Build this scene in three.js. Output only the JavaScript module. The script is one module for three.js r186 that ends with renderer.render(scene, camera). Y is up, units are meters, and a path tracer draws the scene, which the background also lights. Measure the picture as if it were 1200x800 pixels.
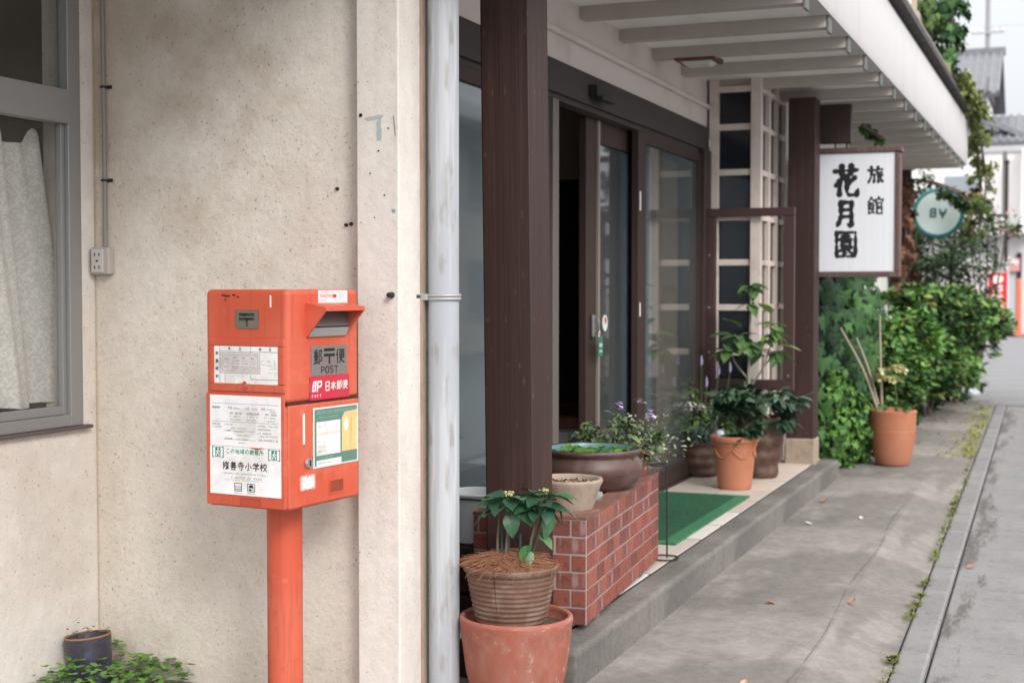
import * as THREE from 'three';
import { RoundedBoxGeometry } from 'three/addons/geometries/RoundedBoxGeometry.js';
import { mergeGeometries, mergeVertices, toCreasedNormals } from 'three/addons/utils/BufferGeometryUtils.js';

// ------------------------------------------------------------------ camera, sky, sun, exposure
const scene = new THREE.Scene();
const camera = new THREE.PerspectiveCamera(26.98, 1.5, 0.1, 1500);
camera.position.set(0, 1.35, 0);
{
  const yaw = 21.4 * Math.PI / 180, pitch = -2.06 * Math.PI / 180;
  camera.lookAt(-Math.sin(yaw) * Math.cos(pitch), 1.35 + Math.sin(pitch), -Math.cos(yaw) * Math.cos(pitch));
}
camera.focus = 4.5;
camera.userData.fStop = 3.7;
const renderer = new THREE.WebGLRenderer({ antialias: true });
renderer.setSize(1024, 682);
renderer.toneMapping = THREE.LinearToneMapping;
renderer.toneMappingExposure = 1.4;
renderer.shadowMap.enabled = true;

// seeded random numbers and value noise
function rng(seed) {
  let s = seed >>> 0;
  return () => { s = (s + 0x6d2b79f5) >>> 0; let t = Math.imul(s ^ (s >>> 15), 1 | s); t = (t + Math.imul(t ^ (t >>> 7), 61 | t)) ^ t; return ((t ^ (t >>> 14)) >>> 0) / 4294967296; };
}
const LAT = new Float32Array(65536); { const r = rng(7); for (let i = 0; i < 65536; i++) LAT[i] = r(); }
function vnoise(x, y, per) {
  const xi = Math.floor(x), yi = Math.floor(y); let fx = x - xi, fy = y - yi;
  fx = fx * fx * (3 - 2 * fx); fy = fy * fy * (3 - 2 * fy);
  const x0 = ((xi % per) + per) % per, y0 = ((yi % per) + per) % per, x1 = (x0 + 1) % per, y1 = (y0 + 1) % per;
  const a = LAT[(y0 << 8 | x0) & 65535], b = LAT[(y0 << 8 | x1) & 65535], c = LAT[(y1 << 8 | x0) & 65535], d = LAT[(y1 << 8 | x1) & 65535];
  return a + (b - a) * fx + (c - a) * fy + (a - b - c + d) * fx * fy;
}
function fbm(u, v, freq, oct) {         // u, v in 0..1, tiles
  let s = 0, a = .5, n = 0;
  for (let i = 0; i < oct; i++) { s += a * vnoise(u * freq + i * 17, v * freq + i * 31, freq); n += a; a *= .5; freq *= 2; if (freq > 256) break; }
  return s / n;
}
function fbm2(u, v, fu, fv, oct) {      // stretched noise, tiles with its own period each way
  let s = 0, a = .5, n = 0;
  for (let i = 0; i < oct; i++) {
    const x = u * fu + i * 17, y = v * fv + i * 31, xi = Math.floor(x), yi = Math.floor(y); let fx = x - xi, fy = y - yi; fx = fx * fx * (3 - 2 * fx); fy = fy * fy * (3 - 2 * fy);
    const w = (k, p) => ((k % p) + p) % p, L = (p, q) => LAT[(w(q, fv) << 8 | (w(p, fu) & 255)) & 65535];
    const A = L(xi, yi), B = L(xi + 1, yi), C = L(xi, yi + 1), D = L(xi + 1, yi + 1);
    s += a * (A + (B - A) * fx + (C - A) * fy + (A - B - C + D) * fx * fy); n += a; a *= .5; fu *= 2; fv *= 2; if (fu > 256) break;
  }
  return s / n;
}
const clamp = (x, a = 0, b = 1) => Math.min(b, Math.max(a, x));
const sstep = (a, b, x) => { const t = clamp((x - a) / (b - a)); return t * t * (3 - 2 * t); };
const lerp = (a, b, t) => a + (b - a) * t;
const mix3 = (a, b, t) => [lerp(a[0], b[0], t), lerp(a[1], b[1], t), lerp(a[2], b[2], t)];

{ // overcast sky: pale and slightly blue near the horizon, brighter overhead
  const W = 512, H = 256, d = new Float32Array(W * H * 4);
  for (let y = 0; y < H; y++) for (let x = 0; x < W; x++) {
    const e = ((y + .5) / H - .5) * Math.PI, s = Math.sin(e), i = (y * W + x) * 4;
    const cl = fbm(x / W, y / H, 8, 5) - .5;
    const az = ((x + .5) / W - .5) * 2 * Math.PI, dx = Math.cos(e) * Math.cos(az), dz = Math.cos(e) * Math.sin(az), toSun = Math.max(0, dx * .545 + s * .545 + dz * .636);
    let L = s > 0 ? .58 + 1.05 * sstep(.02, .95, s) + .2 * s + .75 * sstep(.15, 1, toSun) : .3;
    L *= 1 + cl * .18 * sstep(0, .15, s);
    const wsh = s > 0 ? sstep(-.05, .5, s + cl * .5) : .5;
    d[i] = L * lerp(.92, 1.03, wsh); d[i + 1] = L * lerp(1.0, 1.0, wsh); d[i + 2] = L * lerp(1.08, .99, wsh); d[i + 3] = 1;
  }
  const t = new THREE.DataTexture(d, W, H, THREE.RGBAFormat, THREE.FloatType);
  t.mapping = THREE.EquirectangularReflectionMapping; t.magFilter = THREE.LinearFilter; t.wrapS = THREE.RepeatWrapping; t.needsUpdate = true;
  scene.background = t; scene.environment = t;
}
const sun = new THREE.DirectionalLight(new THREE.Color(1, .965, .92), 1.2);
sun.position.set(12, 12, 6); sun.target.position.set(-1.5, 0, -7); sun.castShadow = true; sun.shadow.radius = 28;
Object.assign(sun.shadow.camera, { left: -25, right: 25, top: 25, bottom: -25, near: 1, far: 80 });
sun.shadow.mapSize.set(2048, 2048); sun.name = 'sun'; scene.add(sun, sun.target);

// ------------------------------------------------------------------ textures
const S8 = (x) => { x = clamp(x); return Math.round(255 * (x <= .0031308 ? x * 12.92 : 1.055 * Math.pow(x, 1 / 2.4) - .055)); };
function colorTex(n, fn, m = n) {
  const d = new Uint8Array(n * m * 4);
  for (let y = 0; y < m; y++) for (let x = 0; x < n; x++) {
    const c = fn((x + .5) / n, (y + .5) / m, x, y), i = (y * n + x) * 4;
    d[i] = S8(c[0]); d[i + 1] = S8(c[1]); d[i + 2] = S8(c[2]); d[i + 3] = 255;
  }
  const t = new THREE.DataTexture(d, n, m); t.colorSpace = THREE.SRGBColorSpace; t.wrapS = t.wrapT = THREE.RepeatWrapping; t.magFilter = THREE.LinearFilter; t.needsUpdate = true; return t;
}
function grayTex(n, fn, m = n) {
  const d = new Uint8Array(n * m * 4);
  for (let y = 0; y < m; y++) for (let x = 0; x < n; x++) {
    const c = Math.round(255 * clamp(fn((x + .5) / n, (y + .5) / m, x, y))), i = (y * n + x) * 4; d[i] = d[i + 1] = d[i + 2] = c; d[i + 3] = 255;
  }
  const t = new THREE.DataTexture(d, n, m); t.wrapS = t.wrapT = THREE.RepeatWrapping; t.magFilter = THREE.LinearFilter; t.needsUpdate = true; return t;
}
function sized(t, w, h = w, ox = 0, oy = 0) { const c = t.clone(); c.repeat.set(1 / w, 1 / h); c.offset.set(ox, oy); c.needsUpdate = true; return c; }
function mat(o) { return new THREE.MeshStandardMaterial({ roughness: .8, side: THREE.DoubleSide, ...o }); }
const lin = (r, g, b) => new THREE.Color().setRGB(r, g, b);

// scattered pits, splashes and specks: a list of discs rasterised into a float map
function discs(n, m, seed, count, rmin, rmax, power = 3, asp = 1) {
  const a = new Float32Array(n * m), r = rng(seed);
  for (let k = 0; k < count; k++) {
    const cx = r() * n, cy = r() * m, R = rmin + (rmax - rmin) * Math.pow(r(), power), st = .4 + .6 * r(), q = (.6 + .8 * r()) / Math.sqrt(asp);
    for (let y = Math.floor(cy - R * 2); y <= cy + R * 2; y++) for (let x = Math.floor(cx - R * 2); x <= cx + R * 2; x++) {
      const dd = Math.hypot((x - cx) * q, (y - cy) / q) / R; if (dd > 1) continue;
      const i = (((y % m) + m) % m) * n + (((x % n) + n) % n); a[i] = Math.max(a[i], st * (1 - dd * dd));
    }
  }
  return a;
}
const N = 1024;
const stuccoBump = (() => { const pits = discs(N, N, 11, 900, 1, 4); return grayTex(N, (u, v, x, y) => .55 + .5 * (fbm(u, v, 24, 5) - .5) + .35 * (LAT[(x * 131 + y * 977) & 65535] - .5) * .5 - .5 * pits[y * N + x]); })();
function stuccoTex(seed, base, dirt, dirtAmt, opt = {}) {
  const asp = opt.asp ?? 1, fv = (f) => Math.round(f * asp), pits = discs(N, N, seed, opt.pits ?? 420, .8, opt.pr ?? 3.2, 3, asp), grains = discs(N, N, seed + 5, opt.grains ?? 6000, .7, 2.6, 3, asp);
  return colorTex(N, (u, v, x, y) => {
    const big = fbm2(u, v, 3, fv(3), 5), mid = fbm2(u, v, 9, fv(9), 5), st = fbm2(u, v, 40, 4, 3), fine = fbm2(u, v, 34, fv(34), 3);
    let t = sstep(.42, .78, big * .6 + mid * .4) * dirtAmt + sstep(.55, .85, st) * dirtAmt * (opt.streak ?? .4);
    if (opt.extra) t += opt.extra(u, v, mid, big, fine);
    let c = mix3(base, dirt, clamp(t));  // on the back wall this tint also carries painted shade
    const g = 1 + (LAT[(x * 57 + y * 331) & 65535] - .5) * .18 + (fine - .5) * .15; c = c.map((k) => k * g);
    const dens = sstep(.42, .68, big * .6 + mid * .4 + (opt.grime ? opt.grime(u, v) : 0)), s1 = grains[y * N + x]; c = mix3(c, [.25, .19, .135], clamp(s1 * .95) * (.18 + .82 * dens)); return mix3(c, [.09, .075, .06], pits[y * N + x] * .8);
  });
}
const T = {};
T.back = stuccoTex(21, [.79, .725, .645], [.48, .385, .285], .08, { asp: 2.46, streak: .12, grime: (u, v) => .22 * sstep(.12, 0, u) + .25 * sstep(.05, 0, Math.abs(u - .845)) + .10 * sstep(.4, .9, v), extra: (u, v, m, b, fine) => sstep(.30, .88, v * 1.05 + (m - .5) * .55 + (b - .5) * .45 - u * .45) * .72 + sstep(.22, 0, u + (m - .5) * .3) * .34 + sstep(.10, 0, v + (m - .5) * .1) * .25 + sstep(.03, 0, Math.abs(u - .843)) * .5 + sstep(.012, 0, u) * .6 + sstep(.60, .74, fine * .6 + m * .4) * .10, pits: 2600, pr: 1.7 });  // stains and corner dirt, plus overhang shade painted in towards the top left
T.wall = stuccoTex(33, [.755, .705, .645], [.50, .40, .31], .36, { pits: 420, streak: .3 });
T.pier = stuccoTex(45, [.735, .685, .63], [.50, .42, .34], .30, { pits: 260, extra: (u, v, m) => sstep(.93, 1, u + (m - .5) * .06) * .5, grime: (u, v) => .12 * sstep(.55, .95, v) });
T.plaster = colorTex(512, (u, v) => { const b = fbm(u, v, 4, 5), s = fbm2(u, v, 24, 4, 4); return mix3([.74, .73, .725], [.56, .51, .47], sstep(.5, .85, b * .5 + s * .5) * .5); });
T.aged = colorTex(512, (u, v) => { const b = fbm(u, v, 4, 5), s = fbm(u + .3, v, 16, 4); return mix3([.60, .53, .49], [.36, .29, .25], sstep(.48, .8, b * .6 + s * .4) * .65); });
T.wood = colorTex(N, (u, v) => { const g = fbm2(u, v, 60, 3, 4), b = fbm2(u, v, 5, 3, 5), d = fbm2(u, v, 60, 40, 3); let c = mix3([.046, .024, .021], [.066, .037, .032], g); c = mix3(c, [.115, .075, .066], sstep(.52, .8, b * .6 + g * .4) * .45); return mix3(c, [.25, .20, .17], sstep(.80, .86, d) * .35); });
T.woodBump = grayTex(512, (u, v) => .5 + .5 * (fbm2(u, v, 100, 4, 3) - .5));
T.concrete = (() => { const pits = discs(N, N, 51, 3600, .7, 2.4); return colorTex(N, (u, v, x, y) => { const b = fbm2(u, v, 4, 3, 6), m = fbm2(u, v, 10, 7, 5), f = fbm(u, v, 80, 2); let c = mix3([.265, .25, .235], [.19, .18, .17], sstep(.35, .7, b)); c = mix3(c, [.33, .315, .30], sstep(.52, .8, m) * .6); c = mix3(c, [.13, .125, .12], sstep(.58, .8, fbm2(u, v, 14, 3, 4)) * .45); const g = 1 + (f - .5) * .3 + (fbm2(u, v, 46, 34, 3) - .5) * .25 + (LAT[(x * 91 + y * 517) & 65535] - .5) * .36; return mix3(c.map((k) => k * g), [.10, .095, .09], pits[y * N + x] * .6); }); })();
T.concBump = grayTex(512, (u, v, x, y) => .5 + .4 * (fbm(u, v, 20, 5) - .5) + .4 * (LAT[(x * 71 + y * 413) & 65535] - .5));
T.asphalt = (() => { const st = discs(N, N, 61, 9000, 1.2, 3.4, 1.5); return colorTex(N, (u, v, x, y) => { const b = fbm(u, v, 4, 5); const s = st[y * N + x]; let c = mix3([.115, .118, .122], [.165, .168, .172], b); c = mix3(c, [.27, .275, .285], s * (.3 + .7 * LAT[(x * 3 + y * 7) & 65535]) * .7); return mix3(c, [.06, .06, .06], (LAT[(x * 17 + y * 237) & 65535] > .9 ? .5 : 0)); }); })();
T.gutter = (() => { const st = discs(N, N, 63, 7000, 1, 3.2, 1.5); return colorTex(N, (u, v, x, y) => { const b = fbm(u, v, 4, 5), m = fbm(u + .2, v, 14, 4); let c = mix3([.155, .155, .157], [.21, .21, .21], b); c = mix3(c, [.40, .40, .405], st[y * N + x] * .8); c = mix3(c, [.095, .092, .09], sstep(.55, .75, m) * .25); return mix3(c, [.04, .04, .04], LAT[(x * 17 + y * 237) & 65535] > .9 ? .5 : 0); }); })();
T.terra = colorTex(512, (u, v) => { const b = fbm(u, v, 5, 5), m = fbm(u, v, 22, 3); let c = mix3([.40, .118, .070], [.45, .165, .115], b); c = mix3(c, [.58, .47, .41], sstep(.60, .82, b * .45 + m * .55) * .75); return c; });
T.terraClean = colorTex(256, (u, v) => { const b = fbm(u, v, 5, 5); return mix3([.44, .158, .082], [.49, .215, .13], b); });
T.brown = colorTex(256, (u, v) => { const b = fbm(u, v, 5, 5), s = fbm2(u, v, 12, 40, 3); return mix3(mix3([.15, .075, .048], [.25, .145, .10], s), [.38, .29, .23], sstep(.55, .8, b) * .5); });
T.paint = (() => { const ch = discs(N, N, 71, 170, 1, 5, 4); return colorTex(N, (u, v, x, y) => { const b = fbm(u, v, 4, 5), m = fbm(u, v, 26, 4); let c = mix3([.55, .086, .040], [.58, .112, .060], sstep(.35, .7, b)); c = mix3(c, [.40, .075, .04], sstep(.62, .85, m * .7 + b * .3) * .5); const st = fbm2(u, v, 70, 5, 4); c = mix3(c, [.34, .075, .045], sstep(.60, .80, st) * .35); c = mix3(c, [.66, .22, .15], sstep(.62, .8, fbm2(u, v, 9, 12, 5)) * .35); return mix3(c, [.16, .06, .045], ch[y * N + x] * .8); }); })();
T.paintRough = grayTex(512, (u, v) => .42 + .4 * (fbm(u, v, 12, 5) - .3));
T.soil = (() => { const st = discs(256, 256, 81, 900, 1, 4, 1.5); return colorTex(256, (u, v, x, y) => mix3(mix3([.09, .055, .035], [.20, .13, .09], fbm(u, v, 20, 3)), [.38, .29, .22], st[y * 256 + x] * .7)); })();
T.leaf = colorTex(256, (u, v) => { const cx = Math.abs(u - .5), vein = Math.max(sstep(.03, 0, cx), sstep(.07, 0, Math.abs(((v - cx * .7) * 6.5) % 1 - .0)) * .55); const b = fbm(u, v, 10, 3); return mix3(mix3([.70, .75, .72], [1, 1, 1], b), [1.0, 1.0, .8], vein * .7).map((k) => k * (.8 + .2 * b)); });
T.roofTile = colorTex(256, (u, v) => { const b = fbm(u, v, 8, 4); return mix3([.20, .205, .215], [.34, .345, .355], b); });

const M = {
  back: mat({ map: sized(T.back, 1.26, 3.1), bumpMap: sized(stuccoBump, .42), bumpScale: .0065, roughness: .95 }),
  wall: mat({ map: sized(T.wall, 1.7), bumpMap: sized(stuccoBump, .5), bumpScale: .004, roughness: .92 }),
  pier: mat({ map: sized(T.pier, 1.3, 1.5), bumpMap: sized(stuccoBump, .5), bumpScale: .0035, roughness: .92 }),
  plaster: mat({ map: sized(T.plaster, 2.2), bumpMap: sized(stuccoBump, .7), bumpScale: .0015 }),
  aged: mat({ map: sized(T.aged, 1.6), bumpMap: sized(stuccoBump, .7), bumpScale: .0015 }),
  bar: mat({ map: sized(T.aged, .9), color: lin(1.12, 1.08, 1.05) }),
  wood: mat({ map: sized(T.wood, .9, 2.1), color: lin(.60, .42, .375), bumpMap: sized(T.woodBump, .5, 1.5), bumpScale: .0012, roughness: .55 }),
  woodDark: mat({ map: sized(T.wood, .7, 1.7), color: lin(.62, .55, .55), roughness: .5 }),
  woodRed: mat({ map: sized(T.wood, .7, 1.7), color: lin(2.2, 1.3, 1.0), roughness: .5 }),
  alu: mat({ color: lin(.29, .29, .288), roughness: .5, metalness: .4 }),
  aluDark: mat({ color: lin(.032, .016, .012), roughness: .65 }),
  header: mat({ color: lin(.042, .032, .030), roughness: .75 }),
  concrete: mat({ map: sized(T.concrete, 2.3), color: lin(.90, .88, .855), bumpMap: sized(T.concBump, .6), bumpScale: .003, roughness: .9 }),
  concStep: mat({ map: sized(T.concrete, 1.3), color: lin(.66, .645, .63), bumpMap: sized(T.concBump, .5), bumpScale: .003, roughness: .9 }),
  asphalt: mat({ map: sized(T.asphalt, 1.1), bumpMap: sized(T.concBump, .5), bumpScale: .005, roughness: .9 }),
  gutter: mat({ map: sized(T.gutter, .9), color: lin(1.22, 1.21, 1.2), bumpMap: sized(T.concBump, .5), bumpScale: .004, roughness: .88 }),
  terra: mat({ map: sized(T.terra, .45), color: lin(.80, .78, .78), roughness: .85, bumpMap: sized(T.concBump, .3), bumpScale: .001 }),
  terraClean: mat({ map: sized(T.terraClean, .4), color: lin(.88, .84, .80), roughness: .8 }),
  brownPot: mat({ map: sized(T.brown, .35), roughness: .75, color: lin(.74, .70, .70), bumpMap: sized(T.concBump, .2), bumpScale: .001 }),
  darkPot: mat({ map: sized(T.brown, .4), color: lin(.42, .36, .36), roughness: .5 }),
  stone: mat({ map: sized(T.aged, .25), color: lin(.62, .55, .46), roughness: .85, bumpMap: sized(T.concBump, .2), bumpScale: .002 }),
  glaze: new THREE.MeshPhysicalMaterial({ map: sized(T.brown, .4), color: lin(.42, .36, .44), roughness: .5, clearcoat: .2, clearcoatRoughness: .4, side: THREE.DoubleSide }),
  teal: mat({ color: lin(.10, .25, .25), roughness: .3 }),
  paint: mat({ map: sized(T.paint, .7), roughnessMap: sized(T.paintRough, .4), roughness: 1, bumpMap: sized(T.concBump, .35), bumpScale: .0006 }),
  silver: mat({ color: lin(.55, .56, .57), roughness: .35, metalness: .8 }),
  plate: mat({ color: lin(.34, .335, .33), roughness: .45, metalness: .6 }),
  black: mat({ color: lin(.012, .011, .011), roughness: .6 }),
  iron: mat({ color: lin(.03, .025, .024), roughness: .6, metalness: .3 }),
  brownSteel: mat({ color: lin(.062, .03, .028), roughness: .5 }),
  whitePaint: mat({ color: lin(.72, .73, .74), roughness: .5 }),
  pipe: (() => { const t = colorTex(512, (u, v) => { const s = fbm2(u, v, 30, 5, 4), b = fbm2(u, v, 4, 3, 4); return mix3(mix3([.42, .44, .48], [.47, .49, .525], b), [.56, .575, .60], sstep(.54, .66, s * .6 + b * .4) * .8).map((q, i) => q * (1 - sstep(.60, .78, fbm2(u, v, 12, 9, 5)) * [.22, .27, .34][i])); }); return mat({ map: sized(t, .35, 1.3), color: lin(.88, .875, .865), roughness: .5 }); })(),
  soil: mat({ map: sized(T.soil, .12), bumpMap: sized(T.concBump, .1), bumpScale: .006, roughness: 1 }),
  glass: new THREE.MeshPhysicalMaterial({ color: lin(.95, .95, .94), transmission: 1, thickness: 0, roughness: .02, ior: 1.5, side: THREE.DoubleSide }),
  grime: new THREE.MeshPhysicalMaterial({ color: lin(.70, .74, .75), transmission: .945, thickness: 0, roughness: .05, ior: 1.55, side: THREE.DoubleSide }),
  lace: new THREE.MeshPhysicalMaterial({ color: lin(.66, .67, .66), transmission: .15, thickness: 0, roughness: 1, side: THREE.DoubleSide }),
  tan: mat({ color: lin(.46, .29, .17), roughness: 1 }),
  stem: mat({ color: lin(.13, .11, .06), roughness: .9 }),
  stemGreen: mat({ color: lin(.07, .12, .04), roughness: .8 }),
  canes: mat({ color: lin(.36, .30, .23), roughness: .9 }),
  trunk: mat({ color: lin(.13, .10, .08), roughness: .95 }),
  roofTile: mat({ map: sized(T.roofTile, 1), color: lin(.62, .64, .68), roughness: .6 }),
  farWall: mat({ map: sized(T.plaster, 4), color: lin(.95, .95, .96) }),
  farGrey: mat({ color: lin(.42, .42, .43) }),
};

// ------------------------------------------------------------------ helpers
const used = {};
function numbered(n) { used[n] = (used[n] ?? -1) + 1; return used[n] ? n + '_' + String(used[n]).padStart(3, '0') : n; }
function mUV(g) {      // uv in metres, laid on each triangle by its own direction
  g = g.index ? g.toNonIndexed() : g; if (!g.attributes.normal) g.computeVertexNormals();
  const p = g.attributes.position, uv = new Float32Array(p.count * 2);
  const A = new THREE.Vector3(), B = new THREE.Vector3(), C = new THREE.Vector3();
  for (let i = 0; i < p.count; i += 3) {
    A.fromBufferAttribute(p, i); B.fromBufferAttribute(p, i + 1); C.fromBufferAttribute(p, i + 2);
    const n = B.clone().sub(A).cross(C.clone().sub(A)), ax = Math.abs(n.x), ay = Math.abs(n.y), az = Math.abs(n.z);
    [A, B, C].forEach((q, k) => { const [u, v] = ax >= ay && ax >= az ? [-q.z, q.y] : ay >= az ? [q.x, -q.z] : [q.x, q.y]; uv[(i + k) * 2] = u; uv[(i + k) * 2 + 1] = v; });
  }
  g.setAttribute('uv', new THREE.BufferAttribute(uv, 2)); return g;
}
const box = (w, h, d, x = 0, y = 0, z = 0) => new THREE.BoxGeometry(w, h, d).translate(x, y, z);
const rbox = (w, h, d, r, x = 0, y = 0, z = 0, seg = 2) => new RoundedBoxGeometry(w, h, d, seg, Math.min(r, w / 2.01, h / 2.01, d / 2.01)).translate(x, y, z);
const span = (x0, x1, y0, y1, z0, z1, r = 0) => { const w = Math.abs(x1 - x0), h = Math.abs(y1 - y0), d = Math.abs(z1 - z0), c = [(x0 + x1) / 2, (y0 + y1) / 2, (z0 + z1) / 2]; return r ? rbox(w, h, d, r, ...c) : box(w, h, d, ...c); };
const V = (x, y, z) => new THREE.Vector3(x, y, z);
function tube(pts, r, seg = 12, rad = 6) { return new THREE.TubeGeometry(new THREE.CatmullRomCurve3(pts.map((p) => V(...p))), seg, r, rad); }
function taper(pts, r0, r1, seg = 10, rad = 6) {
  const g = tube(pts, 1, seg, rad), c = new THREE.CatmullRomCurve3(pts.map((p) => V(...p))), p = g.attributes.position;
  for (let i = 0; i <= seg; i++) { const q = c.getPointAt(i / seg), r = lerp(r0, r1, i / seg); for (let j = 0; j <= rad; j++) { const k = i * (rad + 1) + j; p.setXYZ(k, q.x + (p.getX(k) - q.x) * r, q.y + (p.getY(k) - q.y) * r, q.z + (p.getZ(k) - q.z) * r); } }
  return g;
}
const clean = (g) => { g = g.index ? g.toNonIndexed() : g; for (const k of Object.keys(g.attributes)) if (!['position', 'normal', 'uv'].includes(k)) g.deleteAttribute(k); if (!g.attributes.normal) g.computeVertexNormals(); if (!g.attributes.uv) g.setAttribute('uv', new THREE.BufferAttribute(new Float32Array(g.attributes.position.count * 2), 2)); return g; };
const merge = (list) => mergeGeometries(list.map(clean));
function mesh(name, geo, m, parent = scene, metric = true) {
  if (Array.isArray(geo)) geo = merge(geo);
  if (metric) geo = mUV(geo);
  const o = new THREE.Mesh(geo, m); o.name = parent === scene ? numbered(name) : name; o.castShadow = o.receiveShadow = true; parent.add(o); return o;
}
function tag(o, label, category, group) { Object.assign(o.userData, { label, category }); if (group) o.userData.group = group; return o; }
function thing(name, label, category, pos = [0, 0, 0], turn = 0, group) { const o = new THREE.Group(); o.name = numbered(name); o.position.set(...pos); o.rotation.y = turn; scene.add(o); return tag(o, label, category, group); }
function part(name, parent, pos = [0, 0, 0]) { const o = new THREE.Group(); o.name = name; o.position.set(...pos); parent.add(o); return o; }
function struct(o) { o.userData.kind = 'structure'; return o; }
function lathe(pts, seg = 40) { return new THREE.LatheGeometry(pts.map((p) => new THREE.Vector2(...p)), seg); }
function wob(g, amp, seed, sc = 6) { const p = g.attributes.position; for (let i = 0; i < p.count; i++) { const x = p.getX(i), y = p.getY(i), z = p.getZ(i); const a = Math.sin(x * sc * 2.1 + seed) * Math.cos(y * sc * 1.7 + seed * 2) + Math.sin(z * sc * 2.6 + seed * 3); p.setXYZ(i, x + a * amp * Math.sign(x || 1) * .5, y + a * amp * .4, z + a * amp * Math.sign(z || 1) * .5); } g.computeVertexNormals(); return g; }

// leaves
function leafGeo(L, W, fold = .25, droop = .3, nu = 2, nv = 5) {       // grows along +z from the origin, top up +y
  const p = [], uv = [], ix = [];
  for (let j = 0; j <= nv; j++) {
    const t = j / nv, w = W * Math.pow(Math.sin(Math.PI * Math.pow(t * .97 + .02, .75)), .85) * .5;
    for (let i = -nu; i <= nu; i++) { const s = i / nu; p.push(s * w, Math.abs(s) * w * fold - droop * L * t * t + Math.sin(t * 14 + i) * .0 , t * L); uv.push(.5 + s * .5, t); }
  }
  const r = nu * 2 + 1;
  for (let j = 0; j < nv; j++) for (let i = 0; i < r - 1; i++) { const a = j * r + i; ix.push(a, a + r, a + 1, a + 1, a + r, a + r + 1); }
  const g = new THREE.BufferGeometry(); g.setAttribute('position', new THREE.Float32BufferAttribute(p, 3)); g.setAttribute('uv', new THREE.Float32BufferAttribute(uv, 2)); g.setIndex(ix); g.computeVertexNormals(); return g;
}
function ivyGeo(s) {          // five-lobed leaf, hanging along -y, facing +z
  const a = [[0, .05], [.32, .18], [.52, .02], [.30, -.18], [.40, -.48], [.15, -.42], [0, -.85]], p = [0, -.1, .06 ];
  for (const [x, y] of a) p.push(x, y, -.05 - Math.abs(x) * .15 - (y < -.4 ? .1 : 0)); for (const [x, y] of a.slice(1, 6).reverse()) p.push(-x, y, -.05 - Math.abs(x) * .15);
  const ix = [], n = 12; for (let i = 1; i <= n; i++) ix.push(0, i, i % n + 1);
  const g = new THREE.BufferGeometry(); g.setAttribute('position', new THREE.Float32BufferAttribute(p.map((k) => k * s), 3)); g.setIndex(ix.reverse()); g.computeVertexNormals(); return g;
}
const leafMat = new THREE.MeshPhysicalMaterial({ roughness: .6, specularIntensity: .45, side: THREE.DoubleSide });
const leafSoft = new THREE.MeshPhysicalMaterial({ roughness: .6, transmission: .25, thickness: 0, side: THREE.DoubleSide });
function scatter(name, geo, m, parent, items, stuff = true) {  // items: [pos, eulerX, eulerY, eulerZ, scale, color]
  const o = new THREE.InstancedMesh(geo, m, items.length), d = new THREE.Object3D();
  items.forEach(([p, ex, ey, ez, s, c], i) => { d.position.set(...p); d.rotation.set(ex, ey, ez, 'YXZ'); d.scale.setScalar(s); d.updateMatrix(); o.setMatrixAt(i, d.matrix); o.setColorAt(i, c); });
  o.name = name; o.castShadow = o.receiveShadow = true; if (stuff) o.userData.kind = 'stuff'; parent.add(o); return o;
}
const green = (r, dark, light, t) => lin(...mix3(dark, light, clamp(t + (r() - .5) * .5)));
function blobLeaves(r, blobs, count, dark, light, opt = {}) {   // blobs: [x, y, z, rx, ry, rz]
  const out = [], tot = blobs.reduce((s, b) => s + b[3] * b[4] + b[4] * b[5] + b[3] * b[5], 0);
  for (const b of blobs) {
    const n = Math.round(count * (b[3] * b[4] + b[4] * b[5] + b[3] * b[5]) / tot);
    const tone = r() * .5 - .25, clumps = [];
    const nc = Math.max(4, Math.round(n / 26));
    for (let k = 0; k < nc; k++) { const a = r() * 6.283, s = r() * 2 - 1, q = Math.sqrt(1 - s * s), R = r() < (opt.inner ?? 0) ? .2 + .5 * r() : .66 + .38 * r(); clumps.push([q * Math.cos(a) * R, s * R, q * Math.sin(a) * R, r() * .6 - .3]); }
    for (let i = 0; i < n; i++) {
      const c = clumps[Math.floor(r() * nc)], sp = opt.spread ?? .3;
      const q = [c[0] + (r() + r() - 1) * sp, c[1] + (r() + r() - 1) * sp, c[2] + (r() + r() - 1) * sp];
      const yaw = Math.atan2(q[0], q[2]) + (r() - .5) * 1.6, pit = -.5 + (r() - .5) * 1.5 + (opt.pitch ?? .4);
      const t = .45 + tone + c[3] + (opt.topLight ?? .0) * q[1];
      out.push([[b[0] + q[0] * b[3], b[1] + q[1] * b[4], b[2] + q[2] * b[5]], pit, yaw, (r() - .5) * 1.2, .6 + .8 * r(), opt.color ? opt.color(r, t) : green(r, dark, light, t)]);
    }
  }
  return out;
}

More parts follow.
